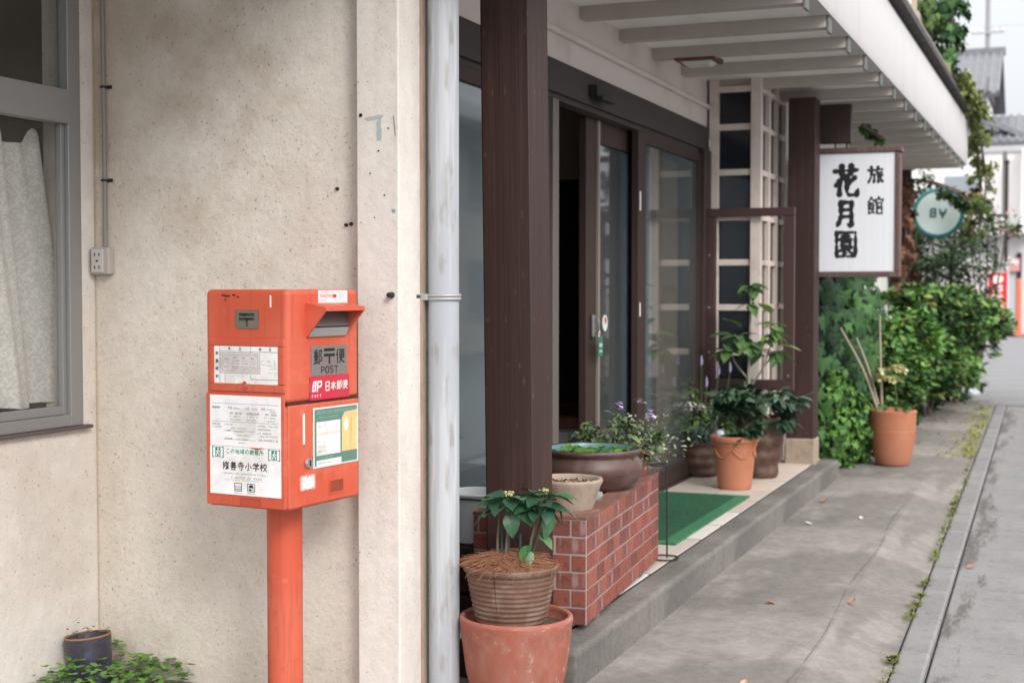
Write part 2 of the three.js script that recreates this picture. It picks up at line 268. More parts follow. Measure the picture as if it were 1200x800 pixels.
// lettering: each character as brush strokes on a grid of 100
const K = {
  花: '8 20 92 17|34 5 33 31|67 4 65 30|40 32 30 48 10 66|26 50 26 96|80 40 54 62|52 36 52 84 60 93 86 93 91 76',
  月: '28 8 28 55 22 78 10 95|28 8 76 8 76 88 70 95 58 88|28 35 76 35|28 60 76 60',
  園: '12 6 12 95|12 6 88 6 88 95|12 94 88 94|34 20 66 20|50 12 50 32|24 32 76 32|34 42 66 42 66 56 34 56 34 42|50 56 30 72 20 76|42 66 42 86 52 80|72 60 60 70|50 58 62 76 78 86',
  旅: '24 5 28 16|6 22 48 22|26 22 24 60 6 92|26 45 44 45 42 85 34 90|66 5 54 28|60 18 94 18|60 40 92 34|68 38 66 88 78 80|90 50 76 62|72 48 82 72 96 88',
  館: '26 5 6 34|26 5 44 26|18 34 36 34|12 44 40 44 40 66 12 66|12 44 12 92 34 84|30 70 44 90|12 55 40 55|72 4 72 14|52 26 52 16 94 16 94 26|60 34 60 94|60 34 88 34 88 54 60 54|60 64 90 64 90 92 60 92',
  郵: '44 6 14 14|8 24 52 24|30 12 30 82|6 44 54 44|18 30 18 68|42 30 42 68|10 66 50 66|4 88 56 80|62 10 62 96|62 10 88 10 76 38 90 54 84 72 70 70',
  便: '26 6 6 46|18 32 18 96|36 12 94 12|42 26 88 26 88 58 42 58 42 26|42 42 88 42|65 12 63 66 36 94|44 66 94 94',
  日: '22 8 78 8 78 94 22 94 22 8|22 50 78 50', 本: '8 28 92 28|50 6 50 96|48 30 8 78|52 30 92 78|32 74 68 74',
  平: '14 12 86 12|28 24 36 44|72 24 64 44|6 54 94 54|50 12 50 96', 休: '28 6 6 46|18 32 18 96|32 30 96 30|64 6 64 96|62 32 32 78|66 32 96 78',
  土: '18 40 82 40|50 10 50 90|6 90 94 90', '〒': '12 16 88 16|12 40 88 40|50 40 50 96',
  こ: '24 20 70 18 58 30|20 70 30 86 80 84', の: '52 20 44 60 26 78 12 58 28 26 58 18 84 34 84 66 60 88',
  地: '4 36 38 36|22 10 22 76|4 82 40 68|46 30 46 86 54 92 92 90 94 74|40 52 88 36 86 66 78 66|66 8 66 76',
  域: '4 36 34 36|20 12 20 76|4 82 36 68|38 26 94 26|42 42 58 42 58 60 42 60 42 42|38 80 62 70|70 6 76 60 94 92|90 42 60 92|82 8 90 16',
  避: '6 8 14 18|4 36 18 36 10 60 18 78|4 92 20 82 96 92|28 14 54 14 54 32 28 32|28 14 26 60 20 76|34 44 54 44 54 68 34 68 34 44|78 6 78 16|62 20 96 20|68 28 72 40|90 28 84 40|60 44 98 44|64 58 94 58|78 44 78 80',
  難: '6 20 48 20|18 8 18 32|36 8 36 32|14 32 40 32 40 48 14 48 14 32|26 32 26 66|8 58 48 58|6 70 50 70|28 66 6 94|30 74 50 92|64 6 52 38|58 30 58 96|78 8 74 26|58 28 96 28|60 48 92 48|60 68 92 68|58 90 98 90|76 28 76 90',
  所: '6 12 48 12|12 28 12 56 4 92|12 28 44 28 44 52 12 52|88 8 58 20|58 20 56 62 46 94|58 46 98 46|80 46 80 96',
  修: '24 6 6 44|16 32 16 96|32 24 32 76|56 6 38 36|46 22 84 22 60 48 38 56|54 30 92 56|80 56 52 70|84 68 48 84|90 78 44 98',
  善: '34 4 42 14|66 4 58 14|14 20 86 20|22 32 78 32|10 44 90 44|50 20 50 56|32 48 38 58|68 48 62 58|6 62 94 62|26 72 74 72 74 96 26 96 26 72',
  寺: '20 16 80 16|50 4 50 34|6 34 94 34|6 54 94 54|66 40 66 88 56 96 48 88|28 66 38 80', 小: '50 6 50 88 42 94 34 86|26 36 8 72|74 36 94 70',
  学: '22 6 30 20|48 4 52 18|78 4 66 20|10 42 12 26 90 26 88 40|28 40 70 40 50 56|50 56 50 92 40 96|6 66 94 66',
  校: '4 30 42 30|24 6 24 96|22 34 4 70|26 40 42 58|70 4 70 18|46 22 96 22|58 30 46 50|82 30 96 48|84 48 48 94|56 50 96 94',
  取: '6 12 50 12|14 12 14 76|42 12 42 94|14 32 42 32|14 52 42 52|4 80 50 70|54 20 92 20 78 60 52 94|58 34 74 66 96 92',
  集: '36 4 14 36|24 24 24 62|56 6 52 18|24 20 88 20|26 34 82 34|26 48 82 48|24 60 92 60|52 20 52 96|6 72 94 72|48 74 10 96|56 74 92 96',
  時: '8 16 34 16 34 76 8 76 8 16|8 46 34 46|44 20 92 20|68 4 68 38|38 38 96 38|40 58 96 58|80 42 80 90 66 94|50 68 58 80',
  刻: '34 4 34 16|6 20 60 20|30 22 14 40 40 44 8 72|50 42 8 94|32 66 56 92|70 16 70 70|90 6 90 92 80 94',
};
function glyph(c, ch, x, y, s, w, sy = 1, brush = false) {
  for (const st of K[ch].split('|')) {
    const n = st.split(' ').map(Number), pts = []; for (let i = 0; i < n.length; i += 2) pts.push([x + n[i] * s / 100, y + n[i + 1] * s * sy / 100]);
    if (!brush) { c.lineWidth = w; c.lineCap = 'butt'; c.lineJoin = 'miter'; c.beginPath(); pts.forEach((p, i) => (i ? c.lineTo(...p) : c.moveTo(...p))); c.stroke(); continue; }
    let total = 0; for (let i = 1; i < pts.length; i++) total += Math.hypot(pts[i][0] - pts[i - 1][0], pts[i][1] - pts[i - 1][1]);
    let run = 0;
    for (let i = 1; i < pts.length; i++) {
      const [ax, ay] = pts[i - 1], [bx, by] = pts[i], L = Math.hypot(bx - ax, by - ay), hor = Math.abs(bx - ax) / (L || 1);
      for (let k = 0; k <= L; k++) { const t = (run + k) / total, r = w * .5 * (1 - .25 * hor) * (.62 + .5 * Math.abs(Math.cos(t * 3.1)) + .16 * Math.sin(t * 23)) * (t > .85 ? lerp(1, .5, (t - .85) / .15) : 1); c.beginPath(); c.arc(ax + (bx - ax) * k / L, ay + (by - ay) * k / L, r, 0, 7); c.fill(); }
      run += L;
    }
  }
}
function line(c, s, x, y, size, w, gap = 1.06) { [...s].forEach((ch, i) => glyph(c, ch, x + i * size * gap, y, size, w)); }
function canvasMat(w, h, draw, o = {}) {
  const cv = document.createElement('canvas'); cv.width = w; cv.height = h; const c = cv.getContext('2d'); draw(c, w, h);
  const t = new THREE.CanvasTexture(cv); t.colorSpace = THREE.SRGBColorSpace; t.magFilter = THREE.LinearFilter;
  return mat({ map: t, roughness: .55, ...o });
}
function grime(c, w, h, seed, a = .05, n = 120) { const r = rng(seed); for (let i = 0; i < n; i++) { c.fillStyle = `rgba(${90 + r() * 60},${80 + r() * 50},${70 + r() * 40},${a * r()})`; const R = (r() ** 3) * w * .2 + 1; c.beginPath(); c.ellipse(r() * w, r() * h, R, R * (.3 + r()), r() * 3, 0, 7); c.fill(); } }
function scribble(c, r, x0, x1, y, h, color) { c.fillStyle = color; for (let x = x0; x < x1;) { const w = h * (.4 + r() * .7); if (r() > .18) { c.fillRect(x, y + h * .1 * r(), w * .8, h * .16); c.fillRect(x + w * .3 * r(), y, h * .16, h * .9); c.fillRect(x, y + h * .65, w * .75, h * .18); } x += w; } }

// ------------------------------------------------------------------ ground
function W(name, geo, m, parent, label) {       // geometry given in world metres under a parent that is only moved, not turned
  const o = mesh(name, geo, m, parent); let p = parent; const s = V(0, 0, 0); while (p && p !== scene) { s.add(p.position); p = p.parent; } o.position.sub(s); if (label) o.userData.label = label; return o;
}
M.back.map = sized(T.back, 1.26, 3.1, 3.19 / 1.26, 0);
struct(mesh('ground', span(-300, 300, -.5, -.12, -400, 200), M.asphalt));
struct(mesh('road', span(.14, 6.5, -.11, -.082, -120, 30), M.asphalt));
struct(mesh('side_street', span(-60, .13, -.118, -.085, -46, -18.75), mat({ map: sized(T.asphalt, 1.4), color: lin(1.2, 1.2, 1.22), roughness: .9 })));
const xk = (z) => -.53 + .0172 * (z + 8.5);      // the inner edge of the kerb stones
{ // pavement: a flat slab that slopes down to the kerb; creased along the break
  const p = [], ix = [], zs = []; for (let z = 1; z >= -18.4; z -= .2) zs.push(z);
  zs.forEach((z) => {
    const k = xk(z) - .125, c = k - .265, dip = sstep(-10.2, -11.2, z);
    const prof = [[-6, 0], [-2.6, 0], [-1.5, 0], [-1.2, .002], [c - .06, 0], [c, -.004], [c + .05, -.02 + .016 * dip], [k - .04, lerp(-.062, -.018, dip)], [k, lerp(-.068, -.024, dip)], [k, -.2]];
    prof.forEach(([x, y]) => p.push(x, y + (y > -.1 ? (fbm(x * .05 + .5, -z * .05 + .5, 12, 3) - .5) * .012 : 0), z));
  });
  const n = 10; for (let j = 0; j < zs.length - 1; j++) for (let i = 0; i < n - 1; i++) { const a = j * n + i; ix.push(a, a + 1, a + n, a + 1, a + n + 1, a + n); }
  const g = new THREE.BufferGeometry(); g.setAttribute('position', new THREE.Float32BufferAttribute(p, 3)); g.setIndex(ix); g.computeVertexNormals();
  const gg = toCreasedNormals(g, .12);
  struct(mesh('pavement', [gg, span(-6, -.9, -.2, -.01, -18.45, -18.4)], M.concrete));
}
{ // the crack along the break of the slope
  const g = [], r = rng(15); let px = 0; for (let z = -4.2; z > -9.4; z -= .12) { const x = xk(z) - .125 - .265 - .02 + (r() - .5) * .004 + Math.sin(z * 3.1) * .012, q = V(x, .003, z); if (px && r() > .05) { const L = px.distanceTo(q), a = Math.atan2(q.x - px.x, q.z - px.z); g.push(new THREE.PlaneGeometry(.0015 + r() * .0025, L * 1.1).rotateX(-Math.PI / 2).rotateY(a).translate((q.x + px.x) / 2, .0055, (q.z + px.z) / 2)); } px = q; }
  const o = mesh('pavement_crack', g, mat({ color: lin(.135, .13, .124), roughness: 1 })); o.userData.kind = 'stuff'; tag(o, 'thin dark crack running along the pavement where it starts to slope', 'crack');
}
const kerb = new THREE.Group(); kerb.name = 'kerb'; kerb.position.set(-.53, -.12, -8.5); scene.add(kerb); struct(kerb);
const kr = rng(5);
{
  const proto = [0, 1, 2].map((i) => mUV(rbox(.117, .14, .586, .014).translate(0, -.07, i * .7)).translate(0, 0, -i * .7));
  for (let i = 0; i < 32; i++) { const z = .6 - i * .6; if (z < -18.4) break; const o = new THREE.Mesh(proto[i % 3], M.gutter); o.name = i ? 'kerb_stone_' + String(i).padStart(3, '0') : 'kerb_stone'; o.position.set(xk(z) - .06 + .53, .12 - .055 + (kr() - .5) * .006, z + 8.5); o.rotation.y = .0172; kerb.add(o); }
}
const gutter = new THREE.Group(); gutter.name = 'gutter'; gutter.position.set(-.2, -.12, -8.5); scene.add(gutter); struct(gutter);
{
  const proto = [0, 1, 2].map((i) => mUV(rbox(.66, .1, .588, .010).translate(0, -.05, i * .7)).translate(0, 0, -i * .7));
  for (let i = 0; i < 32; i++) { const z = .4 - i * .6; if (z < -18.6) break; const o = new THREE.Mesh(proto[(i * 2) % 3], M.gutter); o.name = i ? 'gutter_slab_' + String(i).padStart(3, '0') : 'gutter_slab'; o.position.set(xk(z) + .335 + .2, .12 - .083 + (kr() - .5) * .001, z + 8.5); o.rotation.set(0, .0172, -.02); gutter.add(o); }
}
{ // dirt washed along the foot of the kerb, its edge frayed
  const al = grayTex(256, (u, v) => { const m = fbm2(u, v, 3, 13, 5), q = fbm2(u, v, 20, 180, 2); return sstep(.40, .66, m + (q - .5) * .35 - .42 * u + .06) * sstep(1, .7, u) * .38; }, 1024);
  const p = [], uv = [], ix = []; let k = 0; for (let z = -3; z > -18; z -= .3) { p.push(xk(z) + .006, -.0715, z, xk(z) + .2, -.0755, z); uv.push(0, -z / 7.3, 1, -z / 7.3); if (k) { const q = k * 2; ix.push(q - 2, q - 1, q, q - 1, q + 1, q); } k++; }
  const g = new THREE.BufferGeometry(); g.setAttribute('position', new THREE.Float32BufferAttribute(p, 3)); g.setAttribute('uv', new THREE.Float32BufferAttribute(uv, 2)); g.setIndex(ix); g.computeVertexNormals();
  const o = mesh('dirt', g, mat({ color: lin(.075, .058, .046), roughness: 1, alphaMap: al, transparent: true }), scene, false); o.userData.kind = 'stuff'; tag(o, 'brown dirt lying in the gutter along the foot of the kerb', 'dirt');
}

// entrance step with its tiles
const step = new THREE.Group(); step.name = 'entrance_step'; step.position.set(-1.9, 0, -7.4); scene.add(step); struct(step);
W('step_edge', (() => { const g = rbox(.135, .17, 5.86, .022, -1.5975, .046, -7.45, 3); return wob(g, .003, 2, 3); })(), M.concStep, step);
W('step_base', span(-2.33, -1.665, -.05, .1285, -4.52, -10.36), mat({ color: lin(.05, .042, .036), roughness: 1 }), step);
{
  const r = rng(9), tints = [[.60, .55, .50], [.66, .62, .58], [.52, .46, .41], [.60, .52, .45]].map((c) => mat({ map: sized(T.plaster, 1.3), color: lin(...c.map((k) => k * 1.25)), roughness: .55 }));
  const g = mUV(rbox(.302, .022, .426, .003)); let k = 0;
  for (let i = 0; i < 13; i++) for (let j = 0; j < 2; j++) { const o = new THREE.Mesh(g, tints[Math.floor(r() * 4)]); o.name = k ? 'tile_' + String(k).padStart(3, '0') : 'tile'; k++; o.position.set(-1.8175 - j * .311 + 1.9, .122, -4.75 - i * .4515 + 7.4); o.rotation.set((r() - .5) * .006, 0, (r() - .5) * .006); o.receiveShadow = o.castShadow = true; step.add(o); }
}

// ------------------------------------------------------------------ the inn
M.upper = mat({ map: sized(T.aged, 2.4), color: lin(1.12, 1.12, 1.13), bumpMap: sized(stuccoBump, .7), bumpScale: .001 });
const inn = thing('inn_building', 'old cream plastered inn with brown timber entrance and white slatted canopy beside the pavement', 'building', [-2.3, 0, -8]);
W('left_wall', [span(-3.34, -3.19, -.12, .885, -.6, -4.12), span(-3.34, -3.19, .885, 2.999, -4.04, -4.12), span(-3.34, -3.19, 2.62, 2.999, -.6, -4.04), span(-3.34, -3.19, .885, 2.62, -.6, -2.0)], M.wall, inn);
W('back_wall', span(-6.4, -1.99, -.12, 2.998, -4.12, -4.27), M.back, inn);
W('wall_pier', [rbox(.15, 3.2, .26, .006, -2.045, 1.45, -4.18)], M.pier, inn);
W('edge_strip', span(-1.975, -1.960, .02, 2.9, -4.205, -4.222), mat({ map: sized(T.aged, .4), color: lin(.62, .5, .42) }), inn);
{ // scraped paint and plug holes on the pier
  const r = rng(91), g = [], h = [];
  for (const [x, y, w] of [[-2.103, 1.905, .012], [-2.04, 1.79, .006], [-2.006, 1.86, .005], [-2.07, 1.72, .005], [-2.02, 1.65, .005], [-2.055, 1.58, .004]]) h.push(new THREE.CylinderGeometry(w * .5, w * .5, .004, 8).rotateX(Math.PI / 2).translate(x, y, -4.0495));
  h.forEach((q) => W('plug_hole', q, M.black, inn));
}
{ // grey blue paint left on the pier
  const pm = mat({ color: lin(.40, .43, .45), roughness: .9 }), q = (x, y, w, h, rz) => { const s = new THREE.Shape(), r = rng(Math.round(x * -1e4 + y * 1e3)); for (let i = 0; i < 22; i++) { const a = i / 22 * 6.283, R = .75 + .35 * r(), c = Math.cos(a), n = Math.sin(a); const k = 1 / Math.max(Math.abs(c), Math.abs(n)); const px = c * k * w / 2 * R, py = n * k * h / 2 * R; i ? s.lineTo(px, py) : s.moveTo(px, py); } return new THREE.ShapeGeometry(s).rotateZ(rz).translate(x, y, -4.0488); };
  W('paint_remnant', [q(-2.055, 1.895, .065, .012, .12), q(-2.038, 1.855, .016, .07, 0)], pm, inn);
  for (const g of [q(-1.984, 1.865, .005, .075, .1), q(-1.988, 1.60, .014, .012, 0)]) W('paint_streak', g, mat({ color: lin(.26, .32, .34), roughness: .9 }), inn);
  W('rusty_bolt', [new THREE.CylinderGeometry(.008, .011, .03, 8).rotateX(Math.PI / 2).translate(-1.995, 1.335, -4.04)], M.iron, inn);
}
{ // bolt stubs on the back wall
  const g = []; for (const [x, y] of [[-2.175, 1.565], [-2.193, 1.562], [-2.225, 1.68]]) g.push(new THREE.CylinderGeometry(.004, .007, .012, 8).rotateX(Math.PI / 2).translate(x, y, -4.115));
  g.forEach((q) => W('anchor_bolt', q, M.iron, inn));
}
W('floor_slab', span(-6.4, -2.34, -.1, .115, -4.3, -10.2), mat({ color: lin(.20, .185, .17), roughness: .7 }), inn);
W('ceiling_slab', [span(-6.4, -2.3, 2.86, 3.05, -4.2, -17.2), span(-6.4, -1.55, 2.92, 3.055, -.5, -4.27), span(-6.4, -6.25, -.1, 2.86, -4.2, -10.3), span(-6.4, -6.25, -.1, 2.999, -.5, -4.19), span(-6.25, -3.34, -.1, 2.999, -.5, -.65)], mat({ color: lin(.16, .13, .10) }), inn);
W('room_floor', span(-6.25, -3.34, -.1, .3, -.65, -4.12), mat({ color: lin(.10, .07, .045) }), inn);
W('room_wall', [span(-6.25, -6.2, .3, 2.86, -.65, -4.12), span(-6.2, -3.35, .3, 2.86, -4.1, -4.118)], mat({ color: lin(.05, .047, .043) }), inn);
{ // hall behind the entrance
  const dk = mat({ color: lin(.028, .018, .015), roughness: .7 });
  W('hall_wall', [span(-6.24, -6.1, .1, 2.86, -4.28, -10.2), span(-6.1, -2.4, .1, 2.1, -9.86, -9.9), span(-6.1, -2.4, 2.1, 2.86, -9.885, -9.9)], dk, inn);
  W('hall_panel', [span(-3.62, -3.22, 2.16, 2.75, -9.84, -9.885), span(-3.12, -2.9, 1.86, 2.75, -9.84, -9.858)], mat({ color: lin(.62, .53, .42) }), inn);
  W('hall_post', span(-3.19, -3.06, .5, 2.86, -9.55, -9.68), M.woodDark, inn);
  W('raised_floor', [span(-6.1, -2.45, .47, .545, -8.5, -9.85)], M.woodRed, inn);
  W('floor_riser', span(-6.1, -2.45, .11, .468, -8.53, -8.6), mat({ color: lin(.5, .48, .45) }), inn);
}
// window in the left wall
const win = part('window', inn, [-.9, .9, 4.4]);
W('frame', [span(-3.225, -3.18, .885, 2.62, -4.04, -3.975, .003), span(-3.225, -3.18, .885, .925, -3.975, -2.0, .003), span(-3.225, -3.172, 1.915, 2.03, -3.975, -2.0, .003), span(-3.225, -3.18, 2.57, 2.62, -3.975, -2.0, .003), span(-3.222, -3.196, .925, 1.915, -3.974, -3.955, .002), span(-3.222, -3.196, .926, .955, -3.955, -2.0, .002)], M.alu, win);
W('sill', span(-3.20, -3.165, .872, .884, -4.075, -1.95, .003), mat({ color: lin(.10, .08, .075), roughness: .7 }), win);
W('pane', span(-3.216, -3.211, .95, 1.918, -3.96, -2.0), M.glass, win);
W('upper_pane', span(-3.216, -3.211, 2.026, 2.575, -3.978, -2.0), M.glass, win);
// entrance front
W('header_beam', [span(-2.40, -2.28, 2.29, 2.445, -4.27, -9.55, .004), span(-2.37, -2.30, 2.262, 2.2885, -4.27, -9.26)], M.header, inn);
W('upper_panel', [span(-2.42, -2.30, 2.446, 2.86, -4.27, -10.4)], M.upper, inn);
W('ledge', rbox(.03, .028, 5.25, .008, -2.288, 2.585, -6.9), M.upper, inn);
W('sensor_box', [rbox(.05, .06, .24, .006, -2.255, 2.36, -7.0), rbox(.04, .018, .22, .004, -2.225, 2.322, -7.0)], M.black, inn);
W('sill_track', span(-2.42, -2.28, .12, .145, -4.3, -9.5), M.aluDark, inn);
W('entrance_jamb', [span(-2.36, -2.285, .146, 2.261, -6.37, -6.45, .004)], mat({ color: lin(.16, .13, .12), roughness: .45, metalness: .3 }), inn);
W('corner_post', [span(-2.42, -2.265, .12, 2.289, -9.30, -9.56, .006)], M.woodDark, inn);
const glazing = (name, z0, z1, x, m, stiles, rail = .06) => {
  const p = part(name, inn, [x + 2.3, .15, (z0 + z1) / 2 + 8]);
  W('frame', [span(x - .02, x + .02, .146, 2.26, z0, z0 - stiles[0], .003), span(x - .02, x + .02, .146, 2.26, z1 + stiles[1], z1, .003), span(x - .019, x + .019, .146, .146 + rail * 1.6, z0 - stiles[0], z1 + stiles[1]), span(x - .019, x + .019, 2.26 - rail, 2.26, z0 - stiles[0], z1 + stiles[1])], m, p);
  W('pane', span(x - .003, x + .003, .146 + rail * 1.6, 2.26 - rail, z0 - stiles[0] + .004, z1 + stiles[1] - .004), M.grime, p); return p;
};
glazing('left_glazing', -4.35, -6.36, -2.315, M.aluDark, [.04, .04]);
const leaf = glazing('sliding_door', -7.10, -8.02, -2.385, M.aluDark, [.19, .05], .12);
W('edge_strip', span(-2.366, -2.352, .15, 2.255, -7.268, -7.30), mat({ color: lin(.30, .25, .22), roughness: .4, metalness: .3 }), leaf);
W('handle', [rbox(.02, .12, .04, .008, -2.354, 1.16, -7.19), tube([[-2.345, 1.12, -7.19], [-2.328, 1.13, -7.19], [-2.328, 1.19, -7.19], [-2.345, 1.20, -7.19]], .005, 10, 6)], mat({ color: lin(.25, .25, .25), roughness: .4, metalness: .6 }), leaf);
W('round_sticker', new THREE.CylinderGeometry(.045, .045, .002, 24).rotateZ(Math.PI / 2).translate(-2.378, 1.17, -7.47), mat({ color: lin(.62, .64, .62) }), leaf);
W('sticker_mark', [new THREE.CylinderGeometry(.018, .018, .002, 16).rotateZ(Math.PI / 2).translate(-2.3765, 1.185, -7.475)], mat({ color: lin(.5, .06, .06) }), leaf);
glazing('right_glazing', -7.83, -9.30, -2.315, M.aluDark, [.16, .04]);
W('door_label', [rbox(.004, .11, .02, .001, -2.292, 1.86, -7.86), rbox(.004, .08, .016, .001, -2.292, 1.24, -7.86), rbox(.004, .05, .02, .001, -2.255, 2.33, -9.38)], M.whitePaint, inn);

// latticed bay at the end of the entrance
{
  const bay = part('lattice_bay', inn, [.1, .13, -1.9]);
  const rows = [.325, .628, .931, 1.234, 1.537, 1.84, 2.143, 2.446, 2.70];
  const vert = (x, z, w, d) => W('bar', rbox(w, 2.68, d, .004, x, 1.47, z), M.bar, bay);
  vert(-2.25, -9.5, .065, .05); vert(-1.962, -9.5, .07, .07);
  rows.forEach((h) => W('bar', rbox(.222, .042, .036, .004, -2.107, h, -9.502), M.bar, bay));
  const zs = [-9.81, -10.11, -10.4]; zs.forEach((z) => vert(-1.955, z, .045, .045));
  for (let i = 0; i < 3; i++) { const a = i ? zs[i - 1] - .022 : -9.535, b = zs[i] + .022; rows.forEach((h) => W('bar', span(-1.973, -1.94, h - .018, h + .018, a, b), M.bar, bay)); }
  const hs = [.13, ...rows];
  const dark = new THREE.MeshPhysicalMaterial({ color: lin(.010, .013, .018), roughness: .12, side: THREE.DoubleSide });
  for (let i = 0; i < rows.length; i++) {
    const a = hs[i] + .0215, b = hs[i + 1] - .0215; if (b - a < .05) continue;
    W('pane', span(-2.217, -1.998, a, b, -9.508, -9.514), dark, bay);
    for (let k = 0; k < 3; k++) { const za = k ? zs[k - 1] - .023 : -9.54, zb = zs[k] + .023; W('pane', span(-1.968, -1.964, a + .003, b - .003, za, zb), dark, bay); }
  }
  W('bay_lining', [span(-2.3, -1.99, .12, 2.8, -9.56, -9.59)], M.black, bay);
}
W('side_wall', [span(-2.1, -1.95, -.1, 2.8, -10.43, -17.0), span(-6.4, -2.1, -.1, 2.86, -10.3, -10.45), span(-6.4, -1.95, -.1, 2.8, -16.9, -17.05)], M.plaster, inn);

// posts
function post(x0, x1, z0, z1, y0, y1, lean) {
  const p = part('post', inn, [(x0 + x1) / 2 + 2.3, 1.35, (z0 + z1) / 2 + 8]); p.rotation.z = lean;
  const g = mesh('shaft', rbox(x1 - x0, y1 - y0, z0 - z1, .008, 0, (y0 + y1) / 2 - 1.35, 0), M.wood, p); return p;
}
post(-1.912, -1.73, -4.6, -4.795, .13, 2.69, .0125);
const p2 = post(-1.845, -1.655, -10.0, -10.2, .30, 2.69, 0);
mesh('post_base', wob(rbox(.205, .19, .215, .012, 0, .215 - 1.35, 0, 3), .003, 4), M.stone, p2);
W('hanger_board', [span(-1.69, -1.46, 2.40, 2.675, -10.33, -10.42, .004)], M.woodDark, inn);

// canopy
{
  const can = part('canopy', inn, [1.2, 2.7, 0]);
  W('soffit', span(-2.3, -1.17, 2.768, 2.80, -3.7, -17.1), mat({ map: sized(T.plaster, 2.2), color: lin(1.16, 1.15, 1.14) }), can);
  const zs = [-7.51, -8.17, -8.84, -9.56, -10.27, -10.97, -11.66, -12.37, -13.06, -13.7, -14.27, -14.8, -15.4, -15.95, -16.5]; for (let z = -6.84; z < -3.6; z += .672) zs.unshift(z);
  const endM = mat({ color: lin(.14, .15, .14), roughness: .8 }), rm = mat({ map: sized(T.plaster, 1.4), color: lin(.64, .585, .545) });
  zs.forEach((z, i) => { const xe = -1.185 - (z + 7.5) * .0065; const r = W('rafter', rbox(xe + 2.3, .066, .085, .004, (xe - 2.3) / 2, 2.7365, z), rm, can); });
  zs.forEach((z) => { const xe = -1.185 - (z + 7.5) * .0065; W('rafter_cap', rbox(.014, .105, .092, .003, xe + .0075, 2.732, z), endM, can); });
  // plastered fascia, its far end rounded back
  const s = []; for (let z = -3.7; z >= -16.9; z -= .4) s.push([-1.16 - (z + 7.5) * .0065, z]); for (let a = 1; a <= 6; a++) s.push([-1.10 - .30 * (1 - Math.cos(a / 6 * 1.5)), -16.9 - .32 * Math.sin(a / 6 * 1.5)]);
  const prof = [[0, 2.765], [.012, 2.80], [.012, 3.24], [-.015, 3.30], [-.10, 3.30], [-.10, 2.765]], p = [], ix = [];
  s.forEach(([x, z]) => prof.forEach(([dx, y]) => p.push(x + dx, y, z))); const n = prof.length;
  for (let j = 0; j < s.length - 1; j++) for (let i = 0; i < n; i++) { const a = j * n + i, b = j * n + (i + 1) % n; ix.push(a, b, a + n, b, b + n, a + n); }
  const g = new THREE.BufferGeometry(); g.setAttribute('position', new THREE.Float32BufferAttribute(p, 3)); g.setIndex(ix); g.computeVertexNormals(); W('fascia', toCreasedNormals(g, .5), mat({ map: sized(T.plaster, 3), color: lin(.80, .79, .80), bumpMap: sized(stuccoBump, .7), bumpScale: .001 }), can);
  W('roof_edge', s.slice(0, -1).map(([x, z], i) => { const q = s[i + 1]; return box(.10, .05, Math.hypot(q[0] - x, q[1] - z) * .985, 0, 0, 0).rotateY(Math.atan2(q[0] - x, q[1] - z)).translate((x + q[0]) / 2 + .02, 3.325, (z + q[1]) / 2); }), mat({ map: sized(T.concrete, .4), color: lin(.26, .26, .26), roughness: .9 }), can);
  W('edge_capping', s.slice(0, -1).map(([x, z], i) => { const q = s[i + 1]; return box(.06, .06, Math.hypot(q[0] - x, q[1] - z) * 1.0, 0, 0, 0).rotateY(Math.atan2(q[0] - x, q[1] - z)).translate((x + q[0]) / 2 + .015, 3.382, (z + q[1]) / 2); }), mat({ map: sized(T.concrete, .5), color: lin(1.1, 1.1, 1.12) }), can);
  W('canopy_roof', (() => { const g = span(-2.5, -1.2, 3.30, 3.36, -3.7, -17); g.translate(0, 0, 0); return g; })(), mat({ map: sized(T.concrete, .7), color: lin(.6, .6, .6) }), can);
}
W('upper_wall', [span(-1.62, -1.50, 3.37, 8.5, -3.7, -17.0), span(-1.67, -1.55, 3.06, 8.5, -3.81, -.5), span(-1.55, -1.50, 3.37, 8.5, -3.71, -3.8), span(-6.4, -1.62, 3.06, 8.5, -16.85, -17.0)], M.plaster, inn);
{
  const r = rng(31);
  for (const z of [-11.2, -13.2, -15.2]) { const w = part('upper_window', inn, [.85, 4.4, z + 8]); W('frame', [span(-1.505, -1.43, 4.02, 4.12, z - .5, z + .5), span(-1.505, -1.43, 4.95, 5.0, z - .5, z + .5), span(-1.505, -1.45, 4.12, 4.95, z - .5, z - .45), span(-1.505, -1.45, 4.12, 4.95, z + .45, z + .5)], mat({ color: lin(.45, .38, .28) }), w); W('pane', span(-1.497, -1.493, 4.12, 4.95, z - .45, z + .45), mat({ color: lin(.03, .035, .04), roughness: .1 }), w); }
  const bal = part('balustrade', inn, [1.1, 3.4, -4]); const bm = mat({ color: lin(.36, .36, .37) });
  W('rail', span(-1.30, -1.26, 3.60, 3.64, -3.8, -16.8), bm, bal);
  for (let z = -7; z > -16.8; z -= .35) W('baluster', rbox(.05, .24, .05, .004, -1.28, 3.48, z), bm, bal);
}

